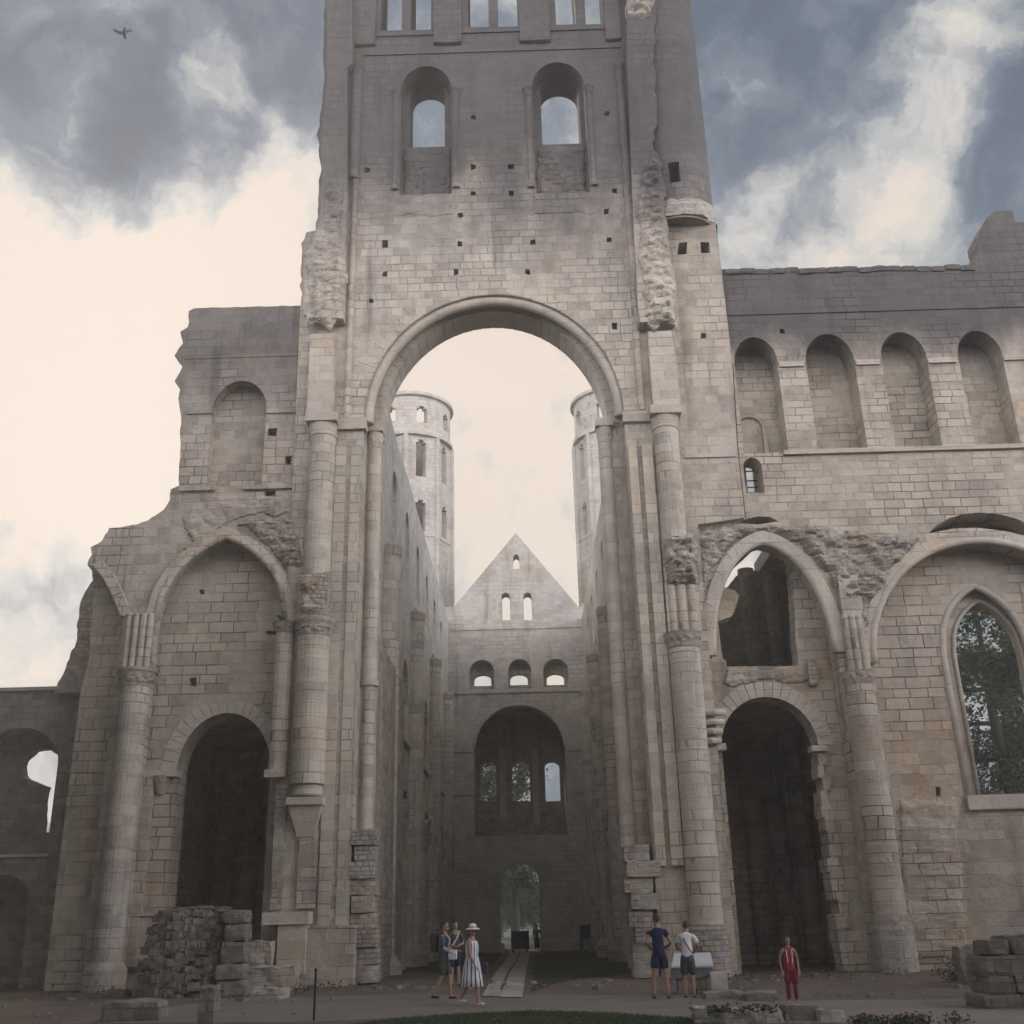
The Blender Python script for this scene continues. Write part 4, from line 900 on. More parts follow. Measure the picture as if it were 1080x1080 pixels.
def wav(pts, amp, step, seed):
    rd = random.Random(seed); out = []
    for i in range(len(pts)):
        a, b = pts[i], pts[(i + 1) % len(pts)]; d = math.dist(a, b); n_ = max(1, int(d / step))
        for q in range(n_):
            t = q / n_; out.append((a[0] + (b[0] - a[0]) * t + (rd.uniform(-amp, amp) if q else 0), a[1] + (b[1] - a[1]) * t + (rd.uniform(-amp, amp) if q else 0)))
    return out
sheet('path', wav([gp(60, 1080), gp(250, 1052), gp(420, 1049), gp(650, 1050), gp(840, 1056), gp(1120, 1052), gp(1300, 1085), gp(760, 1078), gp(560, 1066), gp(330, 1078)], .12, 1.2, 3), .006, 'gravel')
lawnf = wav([gp(330, 1086), gp(420, 1075), gp(500, 1069), gp(560, 1067), gp(640, 1069), gp(735, 1075), gp(800, 1090), (6, 12), (-6, 12)], .08, .7, 4)
sheet('lawn', lawnf, .014, 'grass')
sheet('lawn', wav([gp(559, 1046), gp(566, 1006), (NXR - .3, 76.5), (NXR - .3, 39), gp(640, 1030), gp(600, 1034)], .12, 1., 5), .012, 'grass')
sheet('lawn', wav([gp(505, 1030), gp(530, 1005), (NXL + .5, 76.5), (NXL + .5, 42), gp(440, 1024)], .12, 1., 6), .012, 'grass')
sheet('lawn', [(-70, 84), (70, 84), (110, 320), (-110, 320)], .02, 'grass')
sheet('path', [gp(508, 1052), gp(539, 1003), gp(548, 1003), gp(524, 1052)], .03, 'flag')
sheet('path', [gp(527, 1053), gp(549.5, 1003), gp(558.5, 1004), gp(551, 1053)], .03, 'flag')
mb = MB(); a, b = gp(521, 1050), gp(547.5, 1008)
mb.block((a[0] + .05, a[1] - .1, .06), (.26, .2, .14), 0, .015, 3, 2.)
tag(mb.build('kerb_stone', 'smooth', None), 'small pale stone closing the end of the slit in the nave path', 'stone')
def blades(name, poly, n_, h, mat):
    xs = [p[0] for p in poly]; ys = [p[1] for p in poly]; mb = MB(); N = len(poly); k = 0
    while k < n_:
        x, y = rnd.uniform(min(xs), max(xs)), rnd.uniform(min(ys), max(ys)); c = False
        for i in range(N):
            (xa, ya), (xb, yb) = poly[i], poly[i - 1]
            if (ya > y) != (yb > y) and x < (xb - xa) * (y - ya) / (yb - ya) + xa: c = not c
        if not c: continue
        k += 1; a = rnd.uniform(0, PI); w = rnd.uniform(.006, .012); hh = h * rnd.uniform(.5, 1.3); l = rnd.uniform(-.04, .04); z = zg(x, y)
        mb.add([(x - w * math.cos(a), y - w * math.sin(a), z), (x + w * math.cos(a), y + w * math.sin(a), z), (x + l, y + rnd.uniform(-.03, .03), z + hh)], [(0, 1, 2)])
    return tag(mb.build(name, mat, None, False, False), kind='stuff')
blades('grass', [p for p in lawnf if p[1] > 18] + [(5, 18), (-5, 18)], 16000, .06, 'blade')

# ================================================================== loose masonry in the foreground
def stone_heap(mb, c, spread, n_, smin, smax, hfun, seed):
    rd = random.Random(seed)
    for q in range(n_):
        a, r_ = rd.uniform(0, 2 * PI), math.sqrt(rd.random())
        x, y = c[0] + spread[0] * r_ * math.cos(a), c[1] + spread[1] * r_ * math.sin(a)
        s_ = rd.uniform(smin, smax); mb.block((x, y, hfun(x, y) + s_ * .1), (s_ * rd.uniform(1, 1.7), s_ * rd.uniform(.8, 1.3), s_ * rd.uniform(.5, .9)), rd.uniform(0, PI), s_ * .09, 2, seed + q)
g = G(195, 1052)
ruin = thing('ruin_stump', 'dark heap of rubble with a column of squared blocks at its right, lower left', 'ruined wall', (g.x, g.y, 0))
l_, r_, t_ = X(150, 1000, g.y), X(232, 1000, g.y), Z(200, 957, g.y)
mb = MB(); mb.block(((l_ + r_) / 2 + .1, g.y + .9, t_ / 2 - .15), (r_ - l_ - .3, 1.7, t_ + .1), 0, .16, 10, 3., .6); mb.build('rubble_core', 'field_stone', ruin)
mb = MB(); rd = random.Random(5)
for q in range(300):
    u, v = rd.random(), rd.random() ** .8; z = t_ * v * .97
    hw = (r_ - l_) / 2 * (1 - .25 * max(0, v - .5) * 2); x = (l_ + r_) / 2 + hw * (2 * u - 1) * .95; s_ = rd.uniform(.12, .30)
    y = g.y - .14 + .55 * max(0, (v - .35)) ** 1.5 + .35 * abs(2 * u - 1) ** 3
    mb.block((x, y, z), (s_ * rd.uniform(1, 1.6), s_, s_ * rd.uniform(.5, .8)), rd.uniform(-.6, .6), s_ * .12, 2, q, .05)
for q in range(60):
    u = rd.random(); x = l_ + (r_ - l_) * (.1 + .85 * u); s_ = rd.uniform(.1, .22)
    mb.block((x, g.y + rd.uniform(.1, 1.3), t_ - .06 + rd.uniform(-.06, .05) - .5 * max(0, .3 - u)), (s_ * 1.4, s_, s_ * .6), rd.uniform(0, 3), s_ * .09, 2, q + 300)
mb.build('core_stone', 'rubble_dark', ruin)
zz = -.1; 
for q, (px0, px1, y1, y0) in enumerate(((233, 257, 1085, 1052), (227, 258, 1052, 1034), (226, 255, 1034, 1016), (232, 256, 1016, 993), (236, 258, 993, 974), (236, 258, 974, 959))):
    x0, x1 = X(px0, (y0 + y1) / 2, g.y - .3), X(px1, (y0 + y1) / 2, g.y - .3); z1, z0 = Z(245, y0, g.y - .3), max(-.2, Z(245, y1, g.y - .3))
    mb = MB(); mb.block(((x0 + x1) / 2, g.y + .15, (z0 + z1) / 2), (x1 - x0, .9, z1 - z0 - .02), rnd.uniform(-.05, .05), .04, 5, q * 3.1, .3); mb.build('squared_block', 'rubble_dark', ruin)
# low stones in the foreground, each its own
def rock(label, px0, px1, ytop, ybot, d, seed, mat='rubble_dark', amp=.05, cat='stone', dz=0., group=None, name='stone_block', rot=0.):
    gq = G((px0 + px1) / 2, ybot); x0, x1 = X(px0, ybot, gq.y), X(px1, ybot, gq.y); z1 = Z((px0 + px1) / 2, ytop, gq.y)
    c = ((x0 + x1) / 2, gq.y + d / 2)
    mb = MB(); mb.block((c[0], c[1], (z1 - .15) / 2 + dz), (x1 - x0, d, z1 + .15), rot, amp, 6, seed, .3)
    o = mb.build(name, mat, None); return tag(o, label, cat, group)
rock('long dark squared stone lying at the bottom left below the rubble heap', 104, 168, 1056, 1078, .7, 3.)
rock('small low stone half sunk left of the rubble heap', 110, 132, 1044, 1052, .5, 4.)
rock('dark upright stub of stone in front of the squared blocks at bottom left', 208, 224, 1040, 1082, .4, 5.)
rock('low broken stone near the grass edge at bottom left', 262, 300, 1043, 1054, .6, 6., 'rubble', .08)
rock('low kerb of worn stones behind the red clothed child, left part', 744, 786, 1046, 1054, .6, 7., 'field_stone', .05)
rock('worn flat kerb stone left of the red clothed child', 788, 822, 1047, 1056, .7, 8., 'field_stone', .05)
stand = rock('squared pale stone block in front of the red clothed child', 829, 868, 1060, 1077, .65, 9., 'field_stone', .04)
rock('flat chipped stone right of the block in front of the child', 866, 892, 1066, 1078, .5, 10., 'rubble', .05)
gq = G(1075, 1064); pier = thing('ruin_pier', 'dark stub of a pier built of weathered blocks at the bottom right edge', 'ruined wall', (gq.x, gq.y, 0))
for q, (px0, px1, y1, y0, dd) in enumerate(((1041, 1082, 1070, 1050, 0.), (1083, 1120, 1070, 1049, .1), (1050, 1078, 1050, 1030, .2), (1079, 1118, 1049, 1028, .15), (1046, 1092, 1030, 1008, .2), (1093, 1120, 1028, 1008, .25), (1053, 1074, 1008, 991, .3), (1075, 1118, 1008, 987, .25))):
    x0, x1 = X(px0, y1, gq.y), X(px1, y1, gq.y); z1, z0 = Z(1080, y0, gq.y), max(-.2, Z(1080, y1, gq.y))
    mb = MB(); mb.block(((x0 + x1) / 2, gq.y + .5 + dd, (z0 + z1) / 2), (x1 - x0 - .01, 1., z1 - z0 - .01), rnd.uniform(-.04, .04), .05, 6, 90 + q * 3.1, .18); mb.build('squared_block', 'rubble_dark', pier)
rock('grey slab leaning low against the base of the right wall', 1017, 1046, 996, 1040, .5, 13., 'field_stone', .10)
gq = G(780, 1079)
lw = thing('low_ruin_wall', 'low footing of broken masonry with weeds on top at the bottom edge', 'ruined wall', (gq.x, gq.y, 0))
M['weed'] = leafmat('weeds', (.035, .05, .02), (.07, .075, .035))
mb = MB(); x0, x1 = X(733, 1070, gq.y), X(826, 1070, gq.y); zt_ = Z(780, 1067, gq.y)
mb.block(((x0 + x1) / 2, gq.y + .3, zt_ / 2 - .1), (x1 - x0, .9, zt_ + .2), 0, .1, 8, 21.); a = X(738, 1060, gq.y)
mb.block((a, gq.y, Z(738, 1062, gq.y) / 2), (.22, .4, Z(738, 1062, gq.y)), 0, .05, 3, 22.); mb.build('masonry', 'rubble', lw)
def tuft(mb, x, y, z, n_, h, w):
    for q in range(n_):
        a = rnd.uniform(0, 2 * PI); l = h * rnd.uniform(.5, 1.2); r_ = w * math.sqrt(rnd.random()); b = rnd.uniform(0, 2 * PI)
        px, py = x + r_ * math.cos(b), y + r_ * math.sin(b); s_ = rnd.uniform(.02, .045); zz = z + l * rnd.random()
        p = Vector((px, py, zz)); u = Vector((math.cos(a), math.sin(a), rnd.uniform(-.4, .6))).normalized() * s_ * 2; v_ = u.cross(Vector((rnd.uniform(-1, 1), rnd.uniform(-1, 1), 1))).normalized() * s_
        mb.add([p, p + u * .5 + v_, p + u, p + u * .5 - v_], [(0, 1, 2, 3)])
mb = MB()
for q in range(26): tuft(mb, rnd.uniform(x0 + .1, x1 - .1), gq.y + rnd.uniform(-.1, .6), zt_ - .06, 22, .14, .16)
mb.build('weeds', 'weed', lw, False, False)
def bush(label, px, ybase, w_, h_, n_):
    gq = G(px, ybase); t = thing('weed_clump', label, 'plant', (gq.x, gq.y, zg(gq.x, gq.y)))
    mb = MB()
    for q in range(n_): tuft(mb, gq.x + rnd.uniform(-w_, w_), gq.y + rnd.uniform(-.3, .3), zg(gq.x, gq.y), 26, h_, .2)
    mb.build('leaves', 'weed', t, False, False)
    for q in range(6): 
        x = gq.x + rnd.uniform(-w_, w_); mb = MB(); mb.tube([(x, gq.y, -.02), (x + rnd.uniform(-.1, .1), gq.y + rnd.uniform(-.1, .1), h_)], .006, 5); mb.build('stem', 'weed', t, False, False)
bush('dark weeds growing at the bottom edge right of the child', 962, 1080, .9, .14, 26)
bush('small dark plant at the foot of the left pier plinth', 300, 1050, .45, .22, 10)
bush('clump of weeds in the dark corner beside the leaning slab', 1012, 1036, .3, .5, 12)

# chips of stone and weeds scattered along the foot of the walls
mb = MB(); rd = random.Random(31)
for q in range(420):
    x = rd.uniform(-14, 17); y = rd.choice((rd.uniform(24, 34.5), rd.uniform(31.5, 34.6)))
    if -5 < x < 3.2 and y < 30: continue
    s_ = rd.uniform(.03, .10) * (1 if rd.random() < .85 else 2.2); mb.block((x, y, zg(x, y) + s_ * .1), (s_ * 1.4, s_, s_ * .7), rd.uniform(0, 3), s_ * .12, 1, q)
tag(mb.build('stone_chips', 'field_stone', None), kind='stuff')
mb = MB()
for q in range(150):
    x = rd.choice((rd.uniform(-14, -5.2), rd.uniform(3.6, 17))); y = rd.uniform(32.5, 34.7)
    tuft(mb, x, y, zg(x, y), 9, rd.uniform(.08, .3), .16)
tag(mb.build('wall_foot_weeds', 'weed', None, False, False), kind='stuff')

# thin post
gq = G(331, 1077); post = thing('marker_post', 'thin dark metal post standing in the gravel at the left', 'post', (gq.x, gq.y, 0))
zt_ = Z(331.5, 1024, gq.y); mb = MB(); mb.lathe(gq.x, gq.y, [(-.1, .022), (zt_, .022)], 10); mb.build('rod', 'iron', post)
mb = MB(); mb.lathe(gq.x, gq.y, [(zt_, .03), (zt_ + .03, .034), (zt_ + .05, .02)], 10); mb.build('cap', 'iron', post)

# information panels
M['panel'] = plain('pale_panel', (.46, .46, .46), (.38, .385, .39), 2., .5, .05)
M['dark_panel'] = plain('dark_panel', (.028, .03, .042), (.02, .022, .03), 3., .6, .1)
M['panel_grey'] = plain('grey_metal', (.16, .17, .18), (.12, .125, .13), 5., .5, .1)
gq = G(731, 1050); Yp = gq.y + .55
board = thing('info_lectern', 'white tilted information board on stone supports beside the right pier', 'information board', (gq.x, Yp, 0))
xa, xb = X(708, 1014, Yp), X(752, 1012, Yp); z0, z1 = Z(730, 1018.5, Yp), Z(730, 1018.5, Yp) + .27
mb = MB(); mb.add([(xa, Yp, z0), (xb, Yp, z0), (xb + .02, Yp + .45, z1), (xa + .14, Yp + .45, z1), (xa, Yp, z0 - .04), (xb, Yp, z0 - .04), (xb + .02, Yp + .45, z1 - .04), (xa + .14, Yp + .45, z1 - .04)],
   [(0, 1, 2, 3), (7, 6, 5, 4), (0, 4, 5, 1), (1, 5, 6, 2), (2, 6, 7, 3), (3, 7, 4, 0)]); mb.build('board', 'panel', board)
mb = MB(); mb.box(xa + .02, xb - .02, Yp + .05, Yp + .4, z0 - .28, z0 - .06); mb.build('frame', 'panel_grey', board)
for xx in (xa + .12, xb - .45):
    mb = MB(); mb.block((xx + .15, Yp + .28, (z0 - .3) / 2), (.28, .35, z0 - .28), 0, .02, 4, xx); mb.build('support', 'cool', board)
gq = G(760, 1049); mb = MB(); xa, xb = X(751, 1040, gq.y), X(768, 1040, gq.y); zt_ = Z(760, 1026, gq.y)
mb.block(((xa + xb) / 2, gq.y + .3, zt_ / 2), (xb - xa, .5, zt_), 0, .03, 5, 88.); tag(mb.build('stone_pedestal', 'smooth', None), 'short square stone pedestal right of the information board', 'pedestal')
Yq = 74.; pn = thing('notice_board', 'dark panel standing in the west doorway at the end of the nave path', 'notice board', (X(548, 1000, Yq), Yq, -.36))
mb = MB(); mb.box(X(539, 990, Yq), X(558, 990, Yq), Yq, Yq + .12, Z(548, 1001.5, Yq), Z(548, 982, Yq)); mb.build('panel', 'dark_panel', pn)
for q in (541, 556):
    mb = MB(); x = X(q, 1000, Yq); mb.box(x - .05, x + .05, Yq + .125, Yq + .22, -.5, Z(548, 981.5, Yq)); mb.build('leg', 'iron', pn)
Yq = 77.5; pn = thing('notice_board', 'small dark board against the stone wall right of the west doorway', 'notice board', (X(619, 990, Yq), Yq, -.36))
mb = MB(); mb.box(X(612.5, 985, Yq), X(627, 985, Yq), Yq, Yq + .1, Z(619, 991, Yq), Z(619, 975, Yq)); mb.build('panel', 'dark_panel', pn)
mb = MB(); mb.box(X(615, 989, Yq), X(621, 989, Yq), Yq - .02, Yq - .004, Z(619, 990.3, Yq), Z(619, 988.3, Yq)); mb.build('notice_strip', 'panel_grey', pn)
for q in (613.5, 626):
    mb = MB(); x = X(q, 1000, Yq); mb.box(x - .05, x + .05, Yq + .103, Yq + .2, -.5, Z(619, 977, Yq)); mb.build('leg', 'iron', pn)
Yq = 70.; mb = MB(); x, z = X(530.5, 1001, Yq), Z(530.5, 1003.5, Yq); mb.block((x, Yq, z + .2), (.2, .2, .55), 0, .03, 3, 4.); tag(mb.build('marker_stone', 'panel', None), 'tiny white marker stone left of the west doorway', 'marker')

# ================================================================== people
SK = plain('skin', (.33, .20, .145), (.29, .17, .125), 9., .55, .05)
def skin_obj(name, vs, es, mat, parent, off=0., sub=1, extra=None):
    me = bpy.data.meshes.new(name); me.from_pydata([v[0] for v in vs], es, [])
    ob = bpy.data.objects.new(name, me); COL.objects.link(ob)
    md = ob.modifiers.new('skin', 'SKIN'); md.use_smooth_shade = True; md.branch_smoothing = .6
    for i, sv in enumerate(me.skin_vertices[0].data):
        r = vs[i][1] + off; sv.radius = (r, r) if not isinstance(vs[i][1], tuple) else vs[i][1]; sv.use_root = (i == 0)
    ob.modifiers.new('sub', 'SUBSURF').levels = sub; ob.modifiers['sub'].render_levels = sub
    dg = bpy.context.evaluated_depsgraph_get(); nm = bpy.data.meshes.new_from_object(ob.evaluated_get(dg))
    bpy.data.objects.remove(ob); bpy.data.meshes.remove(me); nm.name = name
    if extra:
        bm = bmesh.new(); bm.from_mesh(nm)
        for (kind, c, sc, rot) in extra:
            mt = Matrix.Translation(c) @ rot @ Matrix.Diagonal((*sc, 1))
            bmesh.ops.create_uvsphere(bm, u_segments=16, v_segments=12, radius=1, matrix=mt)
        bm.to_mesh(nm); bm.free()
    for p in nm.polygons: p.use_smooth = True
    nm.materials.clear(); nm.materials.append(mat)
    o = bpy.data.objects.new(name, nm); COL.objects.link(o); o.parent = parent; return o
def cap_mesh(name, c, sc, mat, parent, zmin=-.2, back=0., noise_=0.):
    """hair: the part of an ellipsoid above zmin, lower at the back"""
    bm = bmesh.new(); bmesh.ops.create_uvsphere(bm, u_segments=18, v_segments=14, radius=1)
    kill = [v for v in bm.verts if v.co.z < zmin + (v.co.y + .2) * back]
    bmesh.ops.delete(bm, geom=kill, context='VERTS')
    for v in bm.verts:
        k = 1 + noise_ * noise.noise(v.co * 4); v.co = Vector((v.co.x * sc[0] * k, v.co.y * sc[1] * k, v.co.z * sc[2] * k)) + Vector(c)
    me = bpy.data.meshes.new(name); bm.to_mesh(me); bm.free()
    for p in me.polygons: p.use_smooth = True
    me.materials.append(mat); o = bpy.data.objects.new(name, me); COL.objects.link(o); o.parent = parent
    s_ = o.modifiers.new('thick', 'SOLIDIFY'); s_.thickness = .012; return o
def person(label, px, ybase, face, H, pose, hairmat, zoff=0., head_tilt=0., bulk=1., slim=1., skin=SK, group=None):
    g_ = G(px, ybase) if not isinstance(px, Vector) else px
    root = thing('person', label, 'person', (g_.x, g_.y, (zg(g_.x, g_.y) if not isinstance(px, Vector) else g_.z) + zoff), group)
    root.rotation_euler = (0, 0, face); BASE[root.name] = Vector((0, 0, 0))
    h = H; lean = pose.get('lean', 0.)
    def T(x, y, z):                       # bend the trunk about the hips
        zz = z - .52; return Vector((x * h, (y + math.sin(lean) * max(0, zz)) * h, (.52 + (zz * math.cos(lean) if zz > 0 else zz)) * h))
    V = []; E = []
    def add(p, r, par=None):
        V.append((p, r)); 
        if par is not None: E.append((par, len(V) - 1))
        return len(V) - 1
    J = {}
    J['pel'] = add(T(0, 0, .525), .066 * h * bulk)
    J['waist'] = add(T(0, 0, .61), .060 * h * bulk, J['pel']); J['chest'] = add(T(0, .005, .72), .068 * h * bulk, J['waist'])
    J['nb'] = add(T(0, -.005, .805), .042 * h, J['chest']); J['neck'] = add(T(0, .006, .86), .030 * h, J['nb'])
    J['skull'] = add(T(0, .012, .90), .040 * h, J['neck'])
    for s_, sd in ((-1, 'l'), (1, 'r')):
        a = add(T(s_ * .052, 0, .485), .050 * h * bulk, J['pel']); kn, an = pose['knee' + sd], pose['ank' + sd]
        th = add((T(s_ * .052, 0, .485) * .5 + Vector(kn) * h * .5), .047 * h * bulk, a)
        k = add(Vector(kn) * h, .032 * h, th); cf = add((Vector(kn) * .62 + Vector(an) * .38) * h, .032 * h, k); n_ = add(Vector(an) * h, .021 * h, cf)
        fo = pose.get('foot' + sd, (0, 1)); toe = Vector((an[0] + fo[0] * .075, an[1] + fo[1] * .085, max(.012, an[2] - .028))) * h
        t_ = add(toe, .017 * h, n_); J['hip' + sd], J['knee' + sd], J['ank' + sd], J['th' + sd], J['toe' + sd] = a, k, n_, th, t_
        sh = add(T(s_ * .092, -.002, .79), .034 * h * bulk, J['nb'])
        el, wr = Vector(pose['el' + sd]), Vector(pose['wr' + sd]); se = V[sh][0]
        um = add((se + el * h) * .5, .027 * h, sh); e_ = add(el * h, .023 * h, um); fm = add((el * .6 + wr * .4) * h, .022 * h, e_); w_ = add(wr * h, .0155 * h, fm)
        d = (wr - el).normalized(); side = d.cross(Vector((0, 0, 1)));  side = side.normalized() if side.length > .05 else Vector((0, 1, 0))
        pm = add((wr + d * .028) * h, .0185 * h, w_)
        for q, (sp, ln) in enumerate(((-.016, .036), (-.006, .042), (.005, .040), (.015, .032))):
            b = (wr + d * .045 + side * sp) * h; f1 = add(b, .0056 * h, pm); f2 = add(b + (d * ln * .6 + Vector((0, .006, -.004))) * h, .005 * h, f1); add(b + (d * ln + Vector((0, .016, -.008))) * h, .0045 * h, f2)
        tb = add((wr + d * .022 + side * -.022) * h, .0065 * h, pm); add((wr + d * .045 + side * -.034) * h, .0055 * h, tb)
        J['sh' + sd], J['el' + sd], J['wr' + sd], J['um' + sd], J['hand' + sd] = sh, e_, w_, um, pm
    R = Matrix.Rotation(-lean - head_tilt, 4, 'X') @ Matrix.Rotation(pose.get('turn', 0.), 4, 'Z')
    hc = T(0, .018, .932) + Vector((0, math.sin(head_tilt) * .03 * h, -abs(math.sin(head_tilt)) * .012 * h))
    def hp(x, y, z): return hc + (R @ Vector((x * h, y * h, z * h)))
    I = Matrix.Identity(4)
    ex = [('head', hc, (.043 * h, .053 * h, .066 * h), R), ('jaw', hp(0, .012, -.034), (.033 * h, .038 * h, .034 * h), R), ('nose', hp(0, .056, -.010), (.008 * h, .012 * h, .014 * h), R),
          ('ear', hp(-.043, 0, -.008), (.006 * h, .012 * h, .017 * h), R), ('ear', hp(.043, 0, -.008), (.006 * h, .012 * h, .017 * h), R), ('lips', hp(0, .048, -.036), (.014 * h, .006 * h, .005 * h), R)]
    body = skin_obj('body', V, E, skin, root, 0., 1, ex)
    em = plain('eye', (.03, .025, .02), rough=.3)
    for s_ in (-1, 1):
        b = bmesh.new(); bmesh.ops.create_uvsphere(b, u_segments=8, v_segments=6, radius=.0065 * h, matrix=Matrix.Translation(hp(s_ * .018, .049, .004)))
        me = bpy.data.meshes.new('eye'); b.to_mesh(me); b.free(); me.materials.append(em); o = bpy.data.objects.new('eye', me); COL.objects.link(o); o.parent = root
    if hairmat: cap_mesh('hair', hc + Vector((0, -.004 * h, .006 * h)), (.051 * h, .061 * h, .073 * h), hairmat, root, -.12, .62, .06)
    return root, V, J, T, hp, h
def cloth(name, V, J, keys, edges, mat, root, grow):
    vs = [(V[J[k]][0] if isinstance(k, str) else k[0], (V[J[k]][1] if isinstance(k, str) else k[1]) + (grow if isinstance(k, str) else 0)) for k in keys]
    o = skin_obj(name, vs, edges, mat, root, 0., 2)
    for v in o.data.vertices:                                   # folds
        q = v.co * 7 + Vector((root.location.x * 3, 0, 0)); q.z *= .6
        v.co += v.normal * (.016 * noise.noise(q) + .007 * noise.noise(q * 2.6))
    return o
def shirt(V, J, mat, root, h, grow, sleeve=.9, name='shirt', low=.49):
    ks = [(Vector((V[J['pel']][0].x, V[J['pel']][0].y, .455 * h)), .074 * h + grow), 'waist', 'chest', 'nb', (V[J['nb']][0].lerp(V[J['neck']][0], .55), .037 * h + grow * .3)]; es = [(0, 1), (1, 2), (2, 3), (3, 4)]
    for sd in 'lr':
        ks.append('sh' + sd); es.append((3, len(ks) - 1))
        if sleeve: p = V[J['sh' + sd]][0].lerp(V[J['el' + sd]][0], sleeve); ks.append((p, .030 * h + grow)); es.append((len(ks) - 2, len(ks) - 1))
    return cloth(name, V, J, ks, es, mat, root, grow)
def shorts(V, J, mat, root, h, grow, length=.85, name='shorts'):
    ks = ['pel', (V[J['pel']][0].lerp(V[J['waist']][0], .95), .064 * h + grow * .5)]; es = [(0, 1)]
    for sd in 'lr':
        ks.append('hip' + sd); es.append((0, len(ks) - 1))
        p = V[J['hip' + sd]][0].lerp(V[J['knee' + sd]][0], length * .5); ks.append((p, .048 * h + grow)); es.append((len(ks) - 2, len(ks) - 1))
        p = V[J['hip' + sd]][0].lerp(V[J['knee' + sd]][0], length); ks.append((p, .046 * h + grow)); es.append((len(ks) - 2, len(ks) - 1))
    return cloth(name, V, J, ks, es, mat, root, grow)
def shoes(V, J, mat, root, h):
    for sd in 'lr':
        a, t = V[J['ank' + sd]][0], V[J['toe' + sd]][0]; heel = a + (a - t) * .3; heel.z = t.z + .004
        skin_obj('shoe', [(heel, .021 * h), ((heel + t) / 2 + Vector((0, 0, .008 * h)), .024 * h), (t + (t - heel) * .12, .019 * h)], [(0, 1), (1, 2)], mat, root)
def loft(name, rings, mat, parent, n=24):
    """rings: (centre, rx, ry)"""
    vs = []; fs = []
    for (c, rx, ry) in rings:
        for q in range(n):
            a = 2 * PI * q / n; w = 1 + .05 * math.sin(5 * a + c[2] * 3) * (1 if c is rings[-1][0] else .5)
            vs.append((c[0] + rx * w * math.cos(a), c[1] + ry * w * math.sin(a), c[2]))
    for j in range(len(rings) - 1):
        for q in range(n): fs.append((j * n + q, j * n + (q + 1) % n, (j + 1) * n + (q + 1) % n, (j + 1) * n + q))
    me = bpy.data.meshes.new(name); me.from_pydata(vs, [], fs); me.materials.append(mat)
    for p in me.polygons: p.use_smooth = True
    o = bpy.data.objects.new(name, me); COL.objects.link(o); o.parent = parent
    s_ = o.modifiers.new('thick', 'SOLIDIFY'); s_.thickness = .012; return o
HB = plain('dark_hair', (.025, .018, .014), (.04, .028, .02), 20., .6); HBr = plain('brown_hair', (.075, .045, .028), (.05, .03, .02), 20., .6)
NAVY = plain('navy_cloth', (.012, .016, .045), (.02, .026, .06), 12., .9, .3); BLUE = plain('blue_cloth', (.05, .075, .13), (.035, .055, .10), 10., .9, .3)
WHITE = plain('white_cloth', (.62, .62, .61), (.52, .52, .52), 9., .9, .3); GREY = plain('grey_cloth', (.07, .068, .065), (.05, .05, .05), 10., .9, .3)
KHAKI = plain('khaki_cloth', (.10, .085, .065), (.08, .07, .055), 10., .9, .3); RED = plain('red_cloth', (.34, .035, .05), (.26, .025, .04), 10., .85, .3); DRED = plain('dark_red_cloth', (.17, .02, .032), (.13, .016, .026), 10., .85, .3)
LEATHER = plain('dark_leather', (.035, .028, .028), (.05, .04, .038), 14., .5); STRAW = plain('pale_straw', (.72, .66, .57), (.6, .54, .46), 30., .9, .4)
stand_pose = dict(kneel=0, kneer=0)
def pose(**kw):
    d = dict(kneel=(-.055, .012, .275), kneer=(.055, .012, .275), ankl=(-.06, -.005, .042), ankr=(.06, -.005, .042), ell=(-.135, -.015, .635), elr=(.135, -.015, .635), wrl=(-.14, .03, .49), wrr=(.14, .03, .49))
    d.update(kw); return d
# woman in a striped dress and pale hat, strolling to the right
ps = pose(kneel=(-.045, -.06, .285), ankl=(-.05, -.20, .07), kneer=(.045, .10, .29), ankr=(.05, .115, .042), ell=(-.125, -.05, .64), elr=(.125, .03, .63), wrl=(-.13, .06, .51), wrr=(.115, .10, .50), turn=-.5)
root, V, J, T, hp, h = person('woman in a blue and white striped dress and pale brimmed hat walking past the path', 498, 1060, math.radians(-112), 1.66, ps, HB, bulk=1.02)
mm, k, bs = new_mat('striped_dress', .9); tc = k.new('ShaderNodeTexCoord'); sp = k.new('ShaderNodeSeparateXYZ'); k.l.new(tc.outputs['Object'], sp.inputs[0])
ang = k.math('ARCTAN2', sp.outputs[1], sp.outputs[0]); wv = k.math('ABSOLUTE', k.math('SINE', k.math('ADD', k.math('MULTIPLY', ang, 7.), k.math('MULTIPLY', k.noise(tc.outputs['Object'], 6., 2), 1.2))))
k.put(bs.inputs['Base Color'], k.mix(k.ramp(wv, .35, .6), (.02, .025, .085), (.60, .60, .62)))
zf = lambda z: T(0, 0, z)
loft('dress', [(zf(.80), .085 * h, .06 * h), (zf(.76), .105 * h, .075 * h), (zf(.70), .10 * h, .085 * h), (zf(.62), .083 * h, .075 * h), (zf(.55), .10 * h, .092 * h), (zf(.45), .115 * h, .115 * h), (zf(.33), .125 * h, .14 * h), (zf(.225), .13 * h, .155 * h)], mm, root)
for s_ in (-1, 1): skin_obj('strap', [(T(s_ * .055, .045, .77), .011 * h), (T(s_ * .06, .0, .832), .011 * h), (T(s_ * .055, -.05, .77), .011 * h)], [(0, 1), (1, 2)], mm, root)
